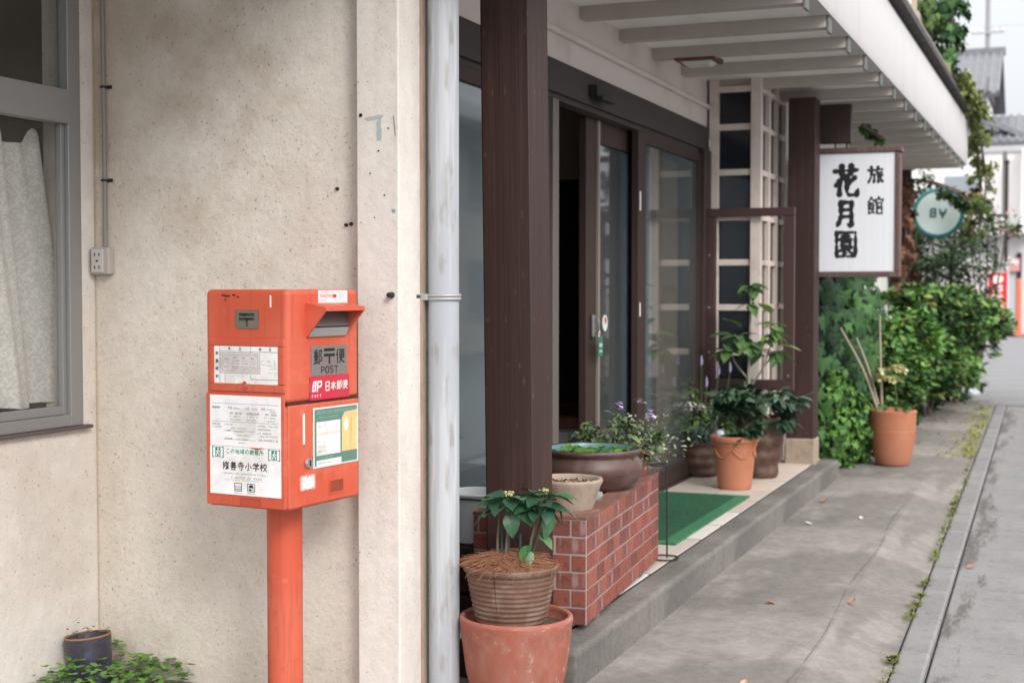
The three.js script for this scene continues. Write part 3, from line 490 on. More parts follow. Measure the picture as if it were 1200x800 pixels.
// ------------------------------------------------------------------ post box
const INK = '#2b2a2c';
{
  const t = thing('post_box', 'orange red street post box on a round pole in front of the cream wall', 'post box', [-2.245, 0, -3.806], -6.6 * Math.PI / 180);
  mesh('pole', [new THREE.CylinderGeometry(.0545, .0545, .74, 40).translate(0, .335, 0), new THREE.CylinderGeometry(.085, .09, .02, 32).translate(0, .005, 0)], M.paint, t);
  mesh('lower_body', [rbox(.306, .312, .366, .016, 0, .859, 0, 4), rbox(.27, .012, .33, .004, 0, 1.017, 0)], M.paint, t);
  mesh('upper_body', [rbox(.306, .334, .366, .016, 0, 1.1855, 0, 5)], M.paint, t);
  const door = mesh('collection_door', rbox(.012, .304, .360, .005, .1480, .861, 0, 3), M.paint, t);
  mesh('side_panel', rbox(.292, .335, .006, .003, -.005, .8755, .1815), M.paint, t);
  const fr = mesh('notice_frame', [span(-.13, .144, 1.185, 1.206, .176, .189, .003), span(-.13, .144, 1.05, 1.073, .176, .189, .003), span(-.13, -.114, 1.0735, 1.1845, .176, .189, .003), span(.12, .144, 1.0735, 1.1845, .176, .189, .003)], M.paint, t);
  const rim = mat({ color: lin(.05, .018, .012), roughness: .7 });
  mesh('seam', [span(-.1515, .1515, 1.0145, 1.0205, -.1815, .1815)], rim, t);
  // hooded slot
  const ex = (pts, d) => new THREE.ExtrudeGeometry(new THREE.Shape(pts.map((p) => new THREE.Vector2(...p))), { depth: d, bevelEnabled: false });
  const zL = .183 - .088, zR = .183 - .292;     // near and far cheek
  const hood = mesh('slot_hood', [
    ex([[.15, 1.312], [.224, 1.300], [.226, 1.290], [.154, 1.208], [.15, 1.208]], .006).translate(0, 0, zL - .006),
    ex([[.15, 1.312], [.224, 1.300], [.226, 1.290], [.154, 1.208], [.15, 1.208]], .006).translate(0, 0, zR),
    ex([[.15, 1.313], [.225, 1.301], [.227, 1.289], [.15, 1.303]], zL - zR + .001).translate(0, 0, zR - .0005)], M.paint, t);
  mesh('slot_opening', span(.1505, .1545, 1.235, 1.300, zR + .006, zL - .006), M.black, t);
  mesh('slot_flap', (() => { const g = box(.004, .03, zL - zR - .013); g.rotateZ(-.5); return g.translate(.166, 1.226, (zL + zR) / 2); })(), M.silver, t);
  mesh('flap_plate', (() => { const g = box(.003, .05, zL - zR - .013); g.rotateZ(.35); return g.translate(.168, 1.266, (zL + zR) / 2); })(), mat({ color: lin(.16, .13, .12), roughness: .5, metalness: .4 }), t);
  const sticker = (name, side, u0, u1, h0, h1, m, off = .001, parent = t, th = .0016, rz = 0) => {
    const w = u1 - u0, h = h1 - h0, g = side ? box(w, h, th).rotateZ(rz).translate(.153 - (u0 + u1) / 2, (h0 + h1) / 2, .183 + off) : box(th, h, w).rotateX(rz).translate(.153 + off, (h0 + h1) / 2, .183 - (u0 + u1) / 2);
    return mesh(name, g, m, parent, false);
  };
  // left side
  sticker('postal_mark_plate', 1, .105, .19, 1.236, 1.292, canvasMat(160, 108, (c, w, h) => { c.fillStyle = '#77726f'; c.fillRect(0, 0, w, h); c.fillStyle = c.strokeStyle = '#191717'; c.fillRect(26, 18, 108, 17); c.fillRect(26, 43, 108, 16); c.fillRect(73, 59, 14, 36); grime(c, w, h, 3, .25); c.strokeStyle = '#5c5754'; c.lineWidth = 3; c.strokeRect(1, 1, w - 2, h - 2); }, { roughness: .5, metalness: .3 }), .001);
  sticker('collection_card', 1, .032, .268, 1.0735, 1.1845, canvasMat(640, 300, (c, w, h) => {
    const r = rng(4); c.fillStyle = '#eceaea'; c.fillRect(0, 0, w, h); c.strokeStyle = c.fillStyle = INK; c.lineWidth = 3;
    c.beginPath(); c.moveTo(56, 0); c.lineTo(56, h); c.moveTo(56, 44); c.lineTo(w, 44); c.moveTo(370, 0); c.lineTo(370, 60); c.moveTo(110, 205); c.lineTo(110, h); c.moveTo(370, 230); c.lineTo(370, 262); c.lineTo(w, 262); c.stroke();
    line(c, '平', 140, 8, 28, 4); line(c, '日', 250, 8, 28, 4); line(c, '休', 450, 8, 28, 4); line(c, '日', 550, 8, 28, 4);
    [...'取集時刻'].forEach((g, i) => glyph(c, g, 12, 44 + i * 62, 30, 4.5));
    c.fillStyle = '#dcdad8'; c.fillRect(66, 56, 396, 160); c.strokeStyle = '#8b8986'; c.lineWidth = 4; c.strokeRect(66, 56, 396, 160); c.strokeStyle = '#5d5b5a'; c.lineWidth = 2.5; c.strokeRect(86, 72, 356, 128);
    line(c, '平日', 190, 84, 16, 2); line(c, '土日', 280, 86, 16, 2); line(c, '休日', 370, 88, 16, 2); c.beginPath(); for (const y of [118, 138]) { c.moveTo(180, y); c.lineTo(260, y + 1); c.moveTo(275, y); c.lineTo(345, y + 1); c.moveTo(362, y); c.lineTo(425, y + 1); } c.stroke();
    scribble(c, r, 100, 160, 100, 9, '#444'); for (const y of [162, 178]) { scribble(c, r, 180, 430, y, 8, '#444'); } scribble(c, r, 100, 140, 162, 8, '#555');
    c.strokeStyle = '#8a8886'; c.lineWidth = 3; c.beginPath(); c.arc(495, 128, 18, .4, 5); c.moveTo(530, 110); c.quadraticCurveTo(580, 112, 545, 122); c.moveTo(530, 150); c.lineTo(580, 150); c.moveTo(600, 105); c.quadraticCurveTo(620, 150, 600, 155); c.stroke();
    scribble(c, r, 560, 630, 170, 9, '#999'); scribble(c, r, 540, 630, 205, 9, '#999'); grime(c, w, h, 8, .08);
    c.fillStyle = '#b8452a'; c.beginPath(); c.arc(305, 300, 22, Math.PI, 0); c.fill(); for (let i = 0; i < 12; i++) c.fillRect(240 + r() * 120, 290 + r() * 10, 8, 8);
  }), .004);
  mesh('frame_catch', new THREE.CylinderGeometry(.009, .009, .006, 16).rotateX(Math.PI / 2).translate(.003, 1.066, .192), M.paint, t);
  sticker('timetable_sheet', 1, .024, .287, .886, 1.038, canvasMat(660, 382, (c, w, h) => {
    const r = rng(14); c.fillStyle = '#efeef0'; c.fillRect(0, 0, w, h); c.strokeStyle = '#6d6b6c'; c.lineWidth = 2.5; c.beginPath(); for (const y of [62, 198]) { c.moveTo(20, y); c.lineTo(w - 20, y); } for (const y of [265, 330]) { c.moveTo(130, y); c.lineTo(430, y); } c.stroke();
    line(c, '取集時刻', 20, 84, 18, 3); c.font = '15px sans-serif'; c.fillStyle = INK; line(c, '平日', 170, 84, 20, 2.6); c.fillText('Weekdays', 222, 102); line(c, '土日', 330, 84, 20, 2.6); c.fillText('Saturday', 390, 102); line(c, '休日', 480, 84, 20, 2.6); c.fillText('Sunday or', 535, 100); c.fillText('Holiday', 560, 118);
    c.font = '20px sans-serif'; for (const [x, y] of [[190, 134], [348, 134], [508, 134]]) { scribble(c, r, x, x + 110, y - 8, 15, '#2c2b2c'); scribble(c, r, x, x + 100, y + 18, 11, '#777'); scribble(c, r, x, x + 100, y + 42, 11, '#777'); }
    for (const [x0, x1, y, s] of [[20, 90, 214, 12], [20, 110, 236, 8], [140, 210, 214, 10], [200, 340, 242, 10], [140, 200, 258, 12], [230, 330, 268, 8], [260, 370, 292, 10], [140, 220, 318, 12], [240, 350, 322, 8], [270, 340, 348, 9], [450, 520, 214, 12], [540, 630, 216, 9], [450, 560, 240, 13], [450, 560, 268, 14], [470, 630, 292, 9], [450, 630, 318, 14]]) scribble(c, r, x0, x1, y, s, '#4a494b');
    grime(c, w, h, 18, .05);
  }, { roughness: .4 }), .0028);
  const sh = sticker('shelter_notice', 1, .024, .288, .742, .885, canvasMat(660, 358, (c, w, h) => {
    const r = rng(24); c.fillStyle = '#f2f1f4'; c.fillRect(0, 0, w, h);
    c.strokeStyle = '#1d8a72'; line(c, 'この地域の避難所', 148, 12, 42, 5, 1.07);
    for (const x of [24, 548]) { c.lineWidth = 8; c.strokeStyle = '#1d8a72'; c.beginPath(); c.moveTo(x + 18, 8); c.lineTo(x, 8); c.lineTo(x, 84); c.lineTo(x + 18, 84); c.moveTo(x + 84, 8); c.lineTo(x + 102, 8); c.lineTo(x + 102, 84); c.lineTo(x + 84, 84); c.stroke(); c.fillStyle = '#1d8a72'; c.fillRect(x + 26, 8, 50, 76);
      c.strokeStyle = '#f2f2f2'; c.lineWidth = 8; c.beginPath(); c.moveTo(x + 52, 30); c.lineTo(x + 48, 50); c.lineTo(x + 64, 62); c.lineTo(x + 60, 80); c.moveTo(x + 48, 50); c.lineTo(x + 36, 64); c.lineTo(x + 40, 78); c.moveTo(x + 54, 34); c.lineTo(x + 70, 46); c.moveTo(x + 52, 34); c.lineTo(x + 34, 44); c.stroke(); c.fillStyle = '#f2f2f2'; c.beginPath(); c.arc(x + 54, 20, 7, 0, 7); c.fill(); }
    c.strokeStyle = '#232124'; line(c, '修善寺小学校', 118, 108, 66, 8, 1.06);
    scribble(c, r, 118, 520, 196, 9, '#3c3b3d'); scribble(c, r, 200, 480, 222, 16, '#777'); scribble(c, r, 140, 490, 244, 9, '#888');
    c.fillStyle = '#191919'; c.fillRect(228, 268, 72, 62); c.fillRect(350, 268, 72, 62); c.fillStyle = c.strokeStyle = '#eee'; c.lineWidth = 7; c.fillRect(234, 273, 60, 20); c.beginPath(); for (let i = 0; i <= 30; i++) c.lineTo(234 + i * 2, 304 + 6 * Math.sin(i * .8)); c.stroke(); c.lineWidth = 5; c.beginPath(); for (let i = 0; i <= 30; i++) c.lineTo(234 + i * 2, 320 + 4 * Math.sin(i * .8)); c.stroke(); c.fillRect(356, 273, 60, 52); c.fillStyle = '#191919'; c.beginPath(); c.arc(386, 300, 24, Math.PI, 0); c.fill(); c.fillRect(364, 306, 24, 16); c.fillRect(392, 312, 22, 6);
    scribble(c, r, 228, 300, 338, 9, '#444'); scribble(c, r, 350, 424, 338, 9, '#444'); grime(c, w, h, 28, .05);
    c.fillStyle = '#c2412a'; c.beginPath(); c.moveTo(370, 0); c.lineTo(520, 0); c.lineTo(440, 16); c.fill();
  }, { roughness: .38 }), .0028);
  sticker('worn_label', 1, .10, .175, .708, .735, canvasMat(150, 56, (c, w, h) => { c.fillStyle = '#b5472c'; c.fillRect(0, 0, w, h); c.strokeStyle = '#8f3a28'; c.lineWidth = 4; c.strokeRect(4, 4, w - 8, h - 8); scribble(c, rng(2), 14, 130, 14, 10, '#9c4a38'); scribble(c, rng(3), 14, 130, 34, 8, '#9c4a38'); }), .0026);
  // slot side
  sticker('parcel_sticker', 0, .150, .302, 1.303, 1.350, canvasMat(330, 110, (c, w, h) => { const r = rng(6); c.fillStyle = '#e9e6e6'; c.fillRect(0, 0, w, h); scribble(c, r, 20, 250, 10, 9, '#888'); c.fillStyle = '#cf2a2e'; scribble(c, r, 22, 150, 30, 20, '#cf2a2e'); c.fillStyle = '#cf2a2e'; c.fillRect(160, 28, 44, 24); scribble(c, r, 212, 240, 32, 16, '#cf2a2e'); c.strokeStyle = '#999'; for (let x = 20; x < 240; x += 10) c.fillRect(x, 72, 5, 2); scribble(c, r, 22, 230, 90, 8, '#777'); grime(c, w, h, 30, .06); }), .001, t, .0014, .0);
  sticker('name_plate', 0, .113, .299, 1.094, 1.183, canvasMat(400, 190, (c, w, h) => { c.fillStyle = '#858280'; c.fillRect(0, 0, w, h); grime(c, w, h, 40, .12); c.strokeStyle = c.fillStyle = '#232122'; glyph(c, '郵', 22, 20, 104, 11); c.fillRect(138, 18, 122, 19); c.fillRect(138, 52, 122, 19); c.fillRect(190, 71, 18, 48); glyph(c, '便', 272, 20, 104, 11); c.font = 'bold 62px monospace'; c.textAlign = 'center'; c.save(); c.translate(200, 178); c.scale(1.35, 1); c.fillText('POST', 0, 0); c.restore(); }, { roughness: .45, metalness: .3 }), .001);
  sticker('post_sticker', 0, .104, .308, 1.022, 1.092, canvasMat(420, 150, (c, w, h) => { c.fillStyle = '#cc1f3c'; c.fillRect(0, 0, w, h); c.fillStyle = '#f6eef0'; c.beginPath(); c.moveTo(34, 30); c.lineTo(70, 26); c.lineTo(60, 96); c.lineTo(18, 96); c.fill(); c.fillStyle = '#cc1f3c'; c.lineWidth = 8; c.strokeStyle = '#cc1f3c'; c.beginPath(); c.moveTo(52, 34); c.lineTo(46, 76); c.lineTo(32, 82); c.stroke(); c.strokeStyle = '#f6eef0'; c.lineWidth = 13; c.beginPath(); c.moveTo(74, 98); c.lineTo(84, 34); c.lineTo(116, 34); c.quadraticCurveTo(128, 50, 108, 66); c.lineTo(84, 66); c.stroke(); c.fillStyle = '#f6eef0'; c.font = 'bold 24px sans-serif'; ['P', 'O', 'S', 'T'].forEach((k, i) => c.fillText(k, 18 + i * 28, 132)); line(c, '日本郵便', 152, 36, 62, 8, 1.02); grime(c, w, h, 50, .06); }, { roughness: .45 }), .0025);
  sticker('door_notice', 0, .119, .357, .817, .998, canvasMat(480, 360, (c, w, h) => {
    const r = rng(61); c.fillStyle = '#cfd6d0'; c.fillRect(0, 0, w, h); c.fillStyle = '#5d8173'; c.fillRect(14, 10, w - 28, h - 20); scribble(c, r, 40, 450, 22, 20, '#87a297'); scribble(c, r, 60, 260, 56, 12, '#8da79c');
    c.fillStyle = '#e5c084'; c.beginPath(); c.moveTo(300, 80); c.lineTo(330, 44); c.lineTo(466, 36); c.lineTo(466, 284); c.lineTo(300, 284); c.fill(); c.fillStyle = '#efe6d2'; c.beginPath(); c.ellipse(346, 120, 22, 40, 0, 0, 7); c.fill(); c.strokeStyle = '#9a7a42'; c.lineWidth = 3; c.beginPath(); c.moveTo(396, 90); c.lineTo(388, 260); c.moveTo(408, 80); c.lineTo(400, 240); c.stroke();
    c.fillStyle = '#e0e4e2'; c.fillRect(34, 86, 250, 62); c.fillStyle = '#e2cfc9'; c.fillRect(34, 148, 250, 28); c.fillStyle = '#e4e7e5'; c.fillRect(34, 172, 250, 116); c.fillRect(34, 316, 260, 38); c.fillStyle = '#d7dcda'; for (const y of [110, 200, 230, 258]) scribble(c, r, 50, 80, y, 11, '#6f8a80'); for (const y of [206, 236, 262]) scribble(c, r, 110, 260, y, 8, '#aab8b2'); scribble(c, r, 50, 200, 298, 12, '#93aca2'); scribble(c, r, 50, 180, 330, 10, '#7c938a'); grime(c, w, h, 62, .06);
  }, { roughness: .3 }), .0022);
  mesh('lock', [new THREE.CylinderGeometry(.013, .015, .008, 24).rotateZ(-Math.PI / 2).translate(.161, .838, .183 - .092)], M.silver, t);
  mesh('keyhole', [span(.1652, .1668, .829, .847, .183 - .0945, .183 - .0895)], M.black, t);
  sticker('torn_label', 0, .054, .130, .756, .802, canvasMat(150, 100, (c, w, h) => { c.fillStyle = '#cf8674'; c.fillRect(0, 0, w, h); c.fillStyle = '#e8e4e2'; c.fillRect(12, 8, w - 26, h - 18); const r = rng(5); for (let i = 0; i < 26; i++) { c.fillStyle = r() > .5 ? '#c9694f' : '#e8e4e2'; const a = r() * 6.3; c.fillRect(75 + Math.cos(a) * 62, 50 + Math.sin(a) * 42, 10, 8); } scribble(c, r, 30, 120, 30, 10, '#b9b0ac'); scribble(c, r, 30, 120, 60, 10, '#b9b0ac'); }), .0022);
  mesh('pull_recess', [span(.152, .1565, .770, .775, .183 - .201, .183 - .277), span(.152, .1565, .731, .735, .183 - .201, .183 - .277), span(.152, .1565, .735, .77, .183 - .201, .183 - .205), span(.152, .1565, .735, .77, .183 - .273, .183 - .277)], M.paint, t);
  mesh('pull_hollow', span(.1535, .1548, .7352, .7698, .183 - .2052, .183 - .2728), mat({ color: lin(.25, .045, .02) }), t);
  sticker('scratch', 0, .070, .079, .895, .985, mat({ color: lin(.8, .72, .68) }), .0016, t, .0012);
  sticker('paint_scratch', 1, .058, .063, 1.30, 1.335, mat({ color: lin(.8, .74, .70) }), .0008, t, .0012);
  mesh('rust_spot', [[.07, 1.335, .013], [.085, 1.333, .02], [.11, 1.336, .012], [.125, 1.33, .007], [.078, 1.322, .006]].map(([u, y, w]) => box(w, .005, .001, .153 - .306 + u - .0, y, .1834)), rim, t);
}

// ------------------------------------------------------------------ things on and by the left wall
{
  const t = thing('power_outlet', 'beige outdoor power outlet box at the lower end of the conduit on the cream wall', 'outlet', [-3.142, 1.452, -4.118]);
  mesh('housing', rbox(.078, .094, .034, .006, 0, 0, .017), mat({ color: lin(.42, .38, .34), roughness: .6 }), t);
  mesh('face_plate', rbox(.05, .082, .006, .003, -.006, 0, .036), mat({ color: lin(.52, .49, .45), roughness: .5 }), t);
  mesh('socket_slot', [-1, 1].flatMap((s) => [-.009, .009].map((x) => box(.003, .011, .002, x - .006, s * .022, .0395))).concat([box(.007, .007, .002, -.006, 0, .0395)]), M.black, t);
  const c = thing('conduit', 'thin grey conduit running down the cream wall to the outlet', 'conduit', [-3.134, 1.5, -4.12]);
  mesh('pipe', tube([[-.004, 1.5, .012], [-.003, .9, .012], [0, .4, .012], [.001, .0, .013]], .0075, 30, 8), mat({ color: lin(.24, .22, .20), roughness: .6 }), c);
  for (const y of [.555, .232]) mesh('clip', [tube([[-.012, y, .002], [-.008, y, .02], [.006, y, .02], [.012, y, .004]], .004, 10, 5), box(.02, .012, .004, .016, y, .002)], M.iron, c);
}
{ // lace curtain behind the left window
  const p = [], ix = [], nu = 150, nv = 40, r = rng(12);
  for (let j = 0; j <= nv; j++) for (let i = 0; i <= nu; i++) {
    const u = i / nu, v = j / nv, wv = .45 + v * .75;
    const edge = 1 - u, z = -4.112 + Math.pow(1 - v, 1.3) * .11 * Math.pow(1 - u, 2) + u * 1.95;
    const pinch = Math.max(0, Math.cos(u * 62 - 1.6)) ** 2 * .055 * Math.exp(-v * 8);
    const y = lerp(.955, 1.85, 1 - v) + pinch + (v > .95 ? Math.sin(u * 40) * .006 : 0);
    const x = -3.33 + .034 * wv * Math.sin(u * 50 + Math.sin(u * 17) * .8 + v * .5) + .010 * Math.sin(u * 123 + v * 2) + .01 * v;
    p.push(x, y, z);
  }
  for (let j = 0; j < nv; j++) for (let i = 0; i < nu; i++) { const a = j * (nu + 1) + i; ix.push(a, a + nu + 1, a + 1, a + 1, a + nu + 1, a + nu + 2); }
  const g = new THREE.BufferGeometry(); g.setAttribute('position', new THREE.Float32BufferAttribute(p, 3)); g.setIndex(ix); g.computeVertexNormals();
  const t = thing('lace_curtain', 'white gathered lace curtain hanging behind the aluminium window', 'curtain', [-3.36, 1.9, -3.1]);
  const lt = colorTex(256, (u, v) => { const f = fbm(u, v, 40, 3), b = fbm(u, v, 10, 3); const k = lerp(.82, 1, sstep(.45, .6, f)); return [.84 * k, .835 * k, .80 * k].map((q) => q * (.9 + .2 * b)); });
  const lm = M.lace.clone(); lm.map = sized(lt, .25); lm.color = lin(1, 1, 1); W('cloth', g, lm, t);
  W('rail', new THREE.CylinderGeometry(.008, .008, 2, 8).rotateX(Math.PI / 2).translate(-3.37, 1.925, -3.08), M.iron, t);
}
{
  const t = thing('drainpipe', 'white weathered drainpipe standing against the wall pier beside the entrance', 'drainpipe', [-1.908, 0, -4.255]);
  mesh('pipe', new THREE.CylinderGeometry(.051, .051, 3.0, 40, 1, true).translate(0, 1.44, 0), M.pipe, t);
  const b = mesh('bracket', [new THREE.TorusGeometry(.053, .006, 8, 40).rotateX(Math.PI / 2).translate(0, 1.322, 0), new THREE.TorusGeometry(.053, .006, 8, 40).rotateX(Math.PI / 2).translate(0, 1.333, 0), rbox(.05, .022, .012, .003, -.06, 1.328, .045)], mat({ color: lin(.42, .42, .43), roughness: .5, metalness: .4 }), t);
  mesh('bolt', [new THREE.CylinderGeometry(.009, .009, .03, 6).rotateX(Math.PI / 2).translate(-.068, 1.33, .062)], mat({ color: lin(.10, .08, .07), roughness: .6, metalness: .5 }), b);
}
{
  const t = thing('blue_pot', 'dark blue glazed pot with a chipped orange rim in the wall corner among clover', 'pot', [-3.085, 0, -3.95]); t.rotation.z = .10;
  mesh('body', lathe([[.0, 0], [.060, 0], [.066, .02], [.074, .10], [.078, .172], [.074, .178], [.068, .172], [.064, .13], [0, .125]]), new THREE.MeshPhysicalMaterial({ map: sized(T.brown, .2), color: lin(.22, .38, .78), roughness: .4, side: THREE.DoubleSide }), t);
  mesh('rim', new THREE.TorusGeometry(.0755, .0035, 6, 40).rotateX(Math.PI / 2).translate(0, .176, 0), mat({ color: lin(.34, .17, .09), roughness: .9 }), t);
  mesh('soil', new THREE.CylinderGeometry(.066, .066, .004, 24).translate(0, .155, 0), M.soil, t);
  const r = rng(41), items = [];
  const one = (x, y, z) => { const c = green(r, [.04, .11, .025], [.20, .38, .08], .5), a = r() * 6.3; for (let k = 0; k < 3; k++) items.push([[x, y, z], -.15 + (r() - .5) * .9, a + k * 2.09, 0, .7 + r() * .6, c]); };
  for (let i = 0; i < 300; i++) { const x = -3.25 + .03 + r() * .45, z = -4.1 + r() * .40; if (Math.hypot(x + 3.085, z + 3.95) < .085) continue; const hgt = (.025 + r() * .10) * (x > -3.1 ? 1.05 - (x + 3.05) * 1.6 : .55); one(x, Math.max(.01, hgt), z); }
  const c = thing('clover', 'low green clover spreading around the blue pot at the wall foot', 'plant', [0, 0, 0]); c.position.set(-3, 0, -3.9);
  const o = scatter('foliage', leafGeo(.021, .021, .15, .1, 1, 3), leafMat, c, items.map((q) => { q[0] = [q[0][0] + 3, q[0][1], q[0][2] + 3.9]; return q; }));
  const sp = []; for (let i = 0; i < 16; i++) { const a = r() * 6.3, q = .02 + .05 * r(); const cc = green(r, [.02, .05, .015], [.10, .18, .05], .5); for (let k = 0; k < 3; k++) sp.push([[Math.cos(a) * q, .178 + r() * .02 + (i < 3 ? i * .02 : 0), Math.sin(a) * q], .1, a + k * 2.1, 0, .7, cc]); }
  scatter('sprout', leafGeo(.016, .016, .15, .1, 1, 3), leafMat, t, sp);
}

// ------------------------------------------------------------------ brick planter and what stands on it
const PA = 4.35 * Math.PI / 180, PO = V(-1.594, .13, -4.798);
const onPlanter = (x, y, z) => { const v = V(x, y, z).applyAxisAngle(V(0, 1, 0), PA).add(PO); return [v.x, v.y, v.z]; };
{
  const t = thing('brick_planter', 'long red brick planter with pale joints standing on the entrance step', 'planter', [PO.x, PO.y, PO.z], PA);
  const Wd = .43, Ln = 1.335, mort = mat({ map: sized(T.plaster, .3), color: lin(.44, .38, .36), roughness: 1 });
  mesh('mortar', [span(-Wd + .0035, -.0035, .022, .400, -.07, -.0035), span(-Wd + .0035, -.0035, .022, .400, -Ln + .0035, -Ln + .07), span(-.07, -.0035, .022, .400, -Ln + .07, -.07), span(-Wd + .0035, -Wd + .07, .022, .400, -Ln + .07, -.07), span(-Wd + .07, -.07, .022, .06, -Ln + .07, -.07)], mort, t);
  mesh('coping', [span(-Wd, 0, .400, .4115, -.075, 0, .003), span(-Wd, 0, .400, .4115, -Ln, -Ln + .075, .003), span(-.075, -.0005, .400, .411, -Ln + .0755, -.0755), span(-Wd + .0005, -Wd + .075, .400, .411, -Ln + .0755, -.0755)], mat({ map: sized(T.brown, .5), color: lin(.80, .62, .64), roughness: .8 }), t);
  mesh('gravel_bed', span(-Wd + .072, -.072, .06, .392, -Ln + .072, -.072), M.soil, t);
  const r = rng(17), bx = colorTex(512, (u, v) => { const b = fbm(u, v, 6, 5), m = fbm(u, v, 24, 4), w = fbm2(u, v, 20, 5, 4); let c = mix3([.31, .080, .052], [.41, .135, .095], b); c = mix3(c, [.17, .05, .045], sstep(.55, .8, m) * .6); return mix3(c, [.58, .46, .43], sstep(.62, .82, w * .7 + b * .3) * .6); }), bt = [0, 1, 2, 3, 4].map((i) => mat({ map: sized(bx, .5, .5, i * .23, i * .41), color: lin(...[[.72, .70, .72], [.58, .57, .61], [.80, .84, .82], [.46, .46, .52], [.70, .64, .65]][i]), roughness: .75, bumpMap: sized(T.concBump, .2), bumpScale: .001 }));
  let k = 0; const geos = {};
  const brick = (w, face, c, y) => {
    const key = face + w.toFixed(3); geos[key] ??= mUV(face < 2 ? rbox(w, .0572, .012, .0025, 0, 0, 0, 1) : rbox(.012, .0572, w, .0025, 0, 0, 0, 1));
    const o = new THREE.Mesh(geos[key], bt[Math.floor(r() * 5)]); o.name = k ? 'brick_' + String(k).padStart(3, '0') : 'brick'; k++; o.castShadow = o.receiveShadow = true;
    const out = (r() - .5) * .0016; if (face === 0) o.position.set(c, y, -.006 + out); if (face === 1) o.position.set(c, y, -Ln + .006 - out); if (face === 2) o.position.set(-.006 + out, y, c); if (face === 3) o.position.set(-Wd + .006 - out, y, c); o.rotation.set((r() - .5) * .014, (r() - .5) * .014, (r() - .5) * .012); o.scale.set(1 - .03 * r() * (face < 2 ? 1 : 0), .96 + .06 * r(), 1 - .03 * r() * (face < 2 ? 0 : 1));
    t.add(o);
  };
  const run = (L, pitch, off, put) => { let a = 0.0; let first = off ? pitch / 2 : pitch; while (a < L - .004) { const b = Math.min(L, a + first); if (b - a > .02) put((a + b) / 2, b - a - .0064); a = b; first = pitch; } };
  for (let j = 0; j < 6; j++) {
    const y = .0515 + j * .0635;
    run(Wd, .1165, j % 2, (c, w) => { brick(w, 0, -c, y); brick(w, 1, -c, y); });
    run(Ln - .026, .1065, (j + 1) % 2, (c, w) => { brick(w, 2, -.013 - c, y); brick(w, 3, -.013 - c, y); });
  }
  for (const [x, z] of [[-.03, -.22], [-.03, -1.0], [-Wd + .03, -.22], [-Wd + .03, -1.0]]) mesh('foot', rbox(.04, .024, .05, .004, x, .011, z), M.concStep, t);
}
{ // pebbles lying on the planter
  const r = rng(23), shapes = [0, 1, 2].map((i) => mUV(wob(new THREE.IcosahedronGeometry(1, 1), .25, i + 2, 1.2)));
  const spots = [[-.075, .418, -.44, .032, 0], [-.11, .42, -.47, .036, 0], [-.10, .416, -.40, .025, 1], [-.085, .412, -.36, .022, 1], [-.14, .415, -.42, .026, 0], [-.10, .410, -.33, .016, 2]];
  const labels = ['grey pebble in the brick planter, nearest the brick edge below the dark bowl', 'grey pebble in the brick planter, under the rim of the dark bowl', 'pinkish pebble between the two bowls in the brick planter', 'small reddish pebble beside the coarse stone bowl', 'grey pebble between the bowls, innermost of the row', 'smallest pale pebble in front of the grey stones in the planter'];
  spots.forEach(([x, y, z, s, c], i) => { const o = mesh('pebble', shapes[i % 3].clone().scale(s, s * .7, s * 1.1), [M.pebG ??= mat({ map: sized(T.concrete, .3), color: lin(1.1, 1.12, 1.15) }), M.pebR ??= mat({ map: sized(T.terraClean, .3), color: lin(.8, .9, .95) }), M.pebW ??= mat({ color: lin(.45, .40, .36) })][c]); o.position.set(...onPlanter(x, y, z)); o.rotation.set(r(), r() * 6, r()); tag(o, labels[i], 'pebble', 'pebbles in the planter'); });
}
{
  const t = thing('stone_bowl', 'coarse beige stoneware bowl of soil at the near end of the brick planter', 'bowl', onPlanter(-.118, .385, -.20));
  mesh('body', wob(lathe([[0, 0], [.075, 0], [.085, .012], [.098, .05], [.118, .11], [.127, .128], [.124, .137], [.113, .137], [.106, .128], [.10, .108], [0, .104]], 48), .0022, 3, 5), M.stone, t);
  mesh('soil', wob(new THREE.CylinderGeometry(.104, .10, .016, 30, 1).translate(0, .108, 0), .003, 7, 20), M.soil, t);
  const r = rng(8), bits = []; for (let i = 0; i < 170; i++) { const a = r() * 6.28, q = Math.sqrt(r()) * .098; bits.push([[Math.cos(a) * q, .118 + r() * .004, Math.sin(a) * q], r() * 3, r() * 3, r() * 3, .5 + r(), r() > .6 ? lin(.36, .26, .18) : lin(.10, .06, .04)]); }
  scatter('grit', new THREE.IcosahedronGeometry(.005, 0), leafMat, t, bits);
}
{
  const t = thing('water_bowl', 'wide dark purple brown glazed bowl with floating green plants on the planter', 'bowl', onPlanter(-.165, .39, -.755));
  mesh('body', wob(lathe([[0, 0], [.12, 0], [.135, .012], [.185, .05], [.207, .095], [.205, .125], [.187, .150], [.184, .158], [.199, .168], [.202, .180], [.195, .187], [.188, .183]], 64), .0015, 5, 4), M.glaze, t);
  mesh('glazed_inside', lathe([[.188, .1835], [.18, .16], [.183, .13], [.17, .06], [0, .03]], 48), M.teal, t);
  mesh('water', new THREE.CylinderGeometry(.181, .181, .003, 48).translate(0, .142, 0), mat({ color: lin(.02, .035, .025), roughness: .08 }), t);
  const r = rng(19), it = []; for (let i = 0; i < 130; i++) { const a = r() * 6.28, q = Math.sqrt(r()) * .165; it.push([[Math.cos(a) * q, .147 + r() * .03, Math.sin(a) * q], -.5 + r() * .7, r() * 6.3, 0, .6 + r() * .7, green(r, [.03, .085, .015], [.17, .32, .05], .5)]); }
  scatter('floating_leaves', leafGeo(.036, .032, .2, -.1, 1, 3), leafMat, t, it);
}
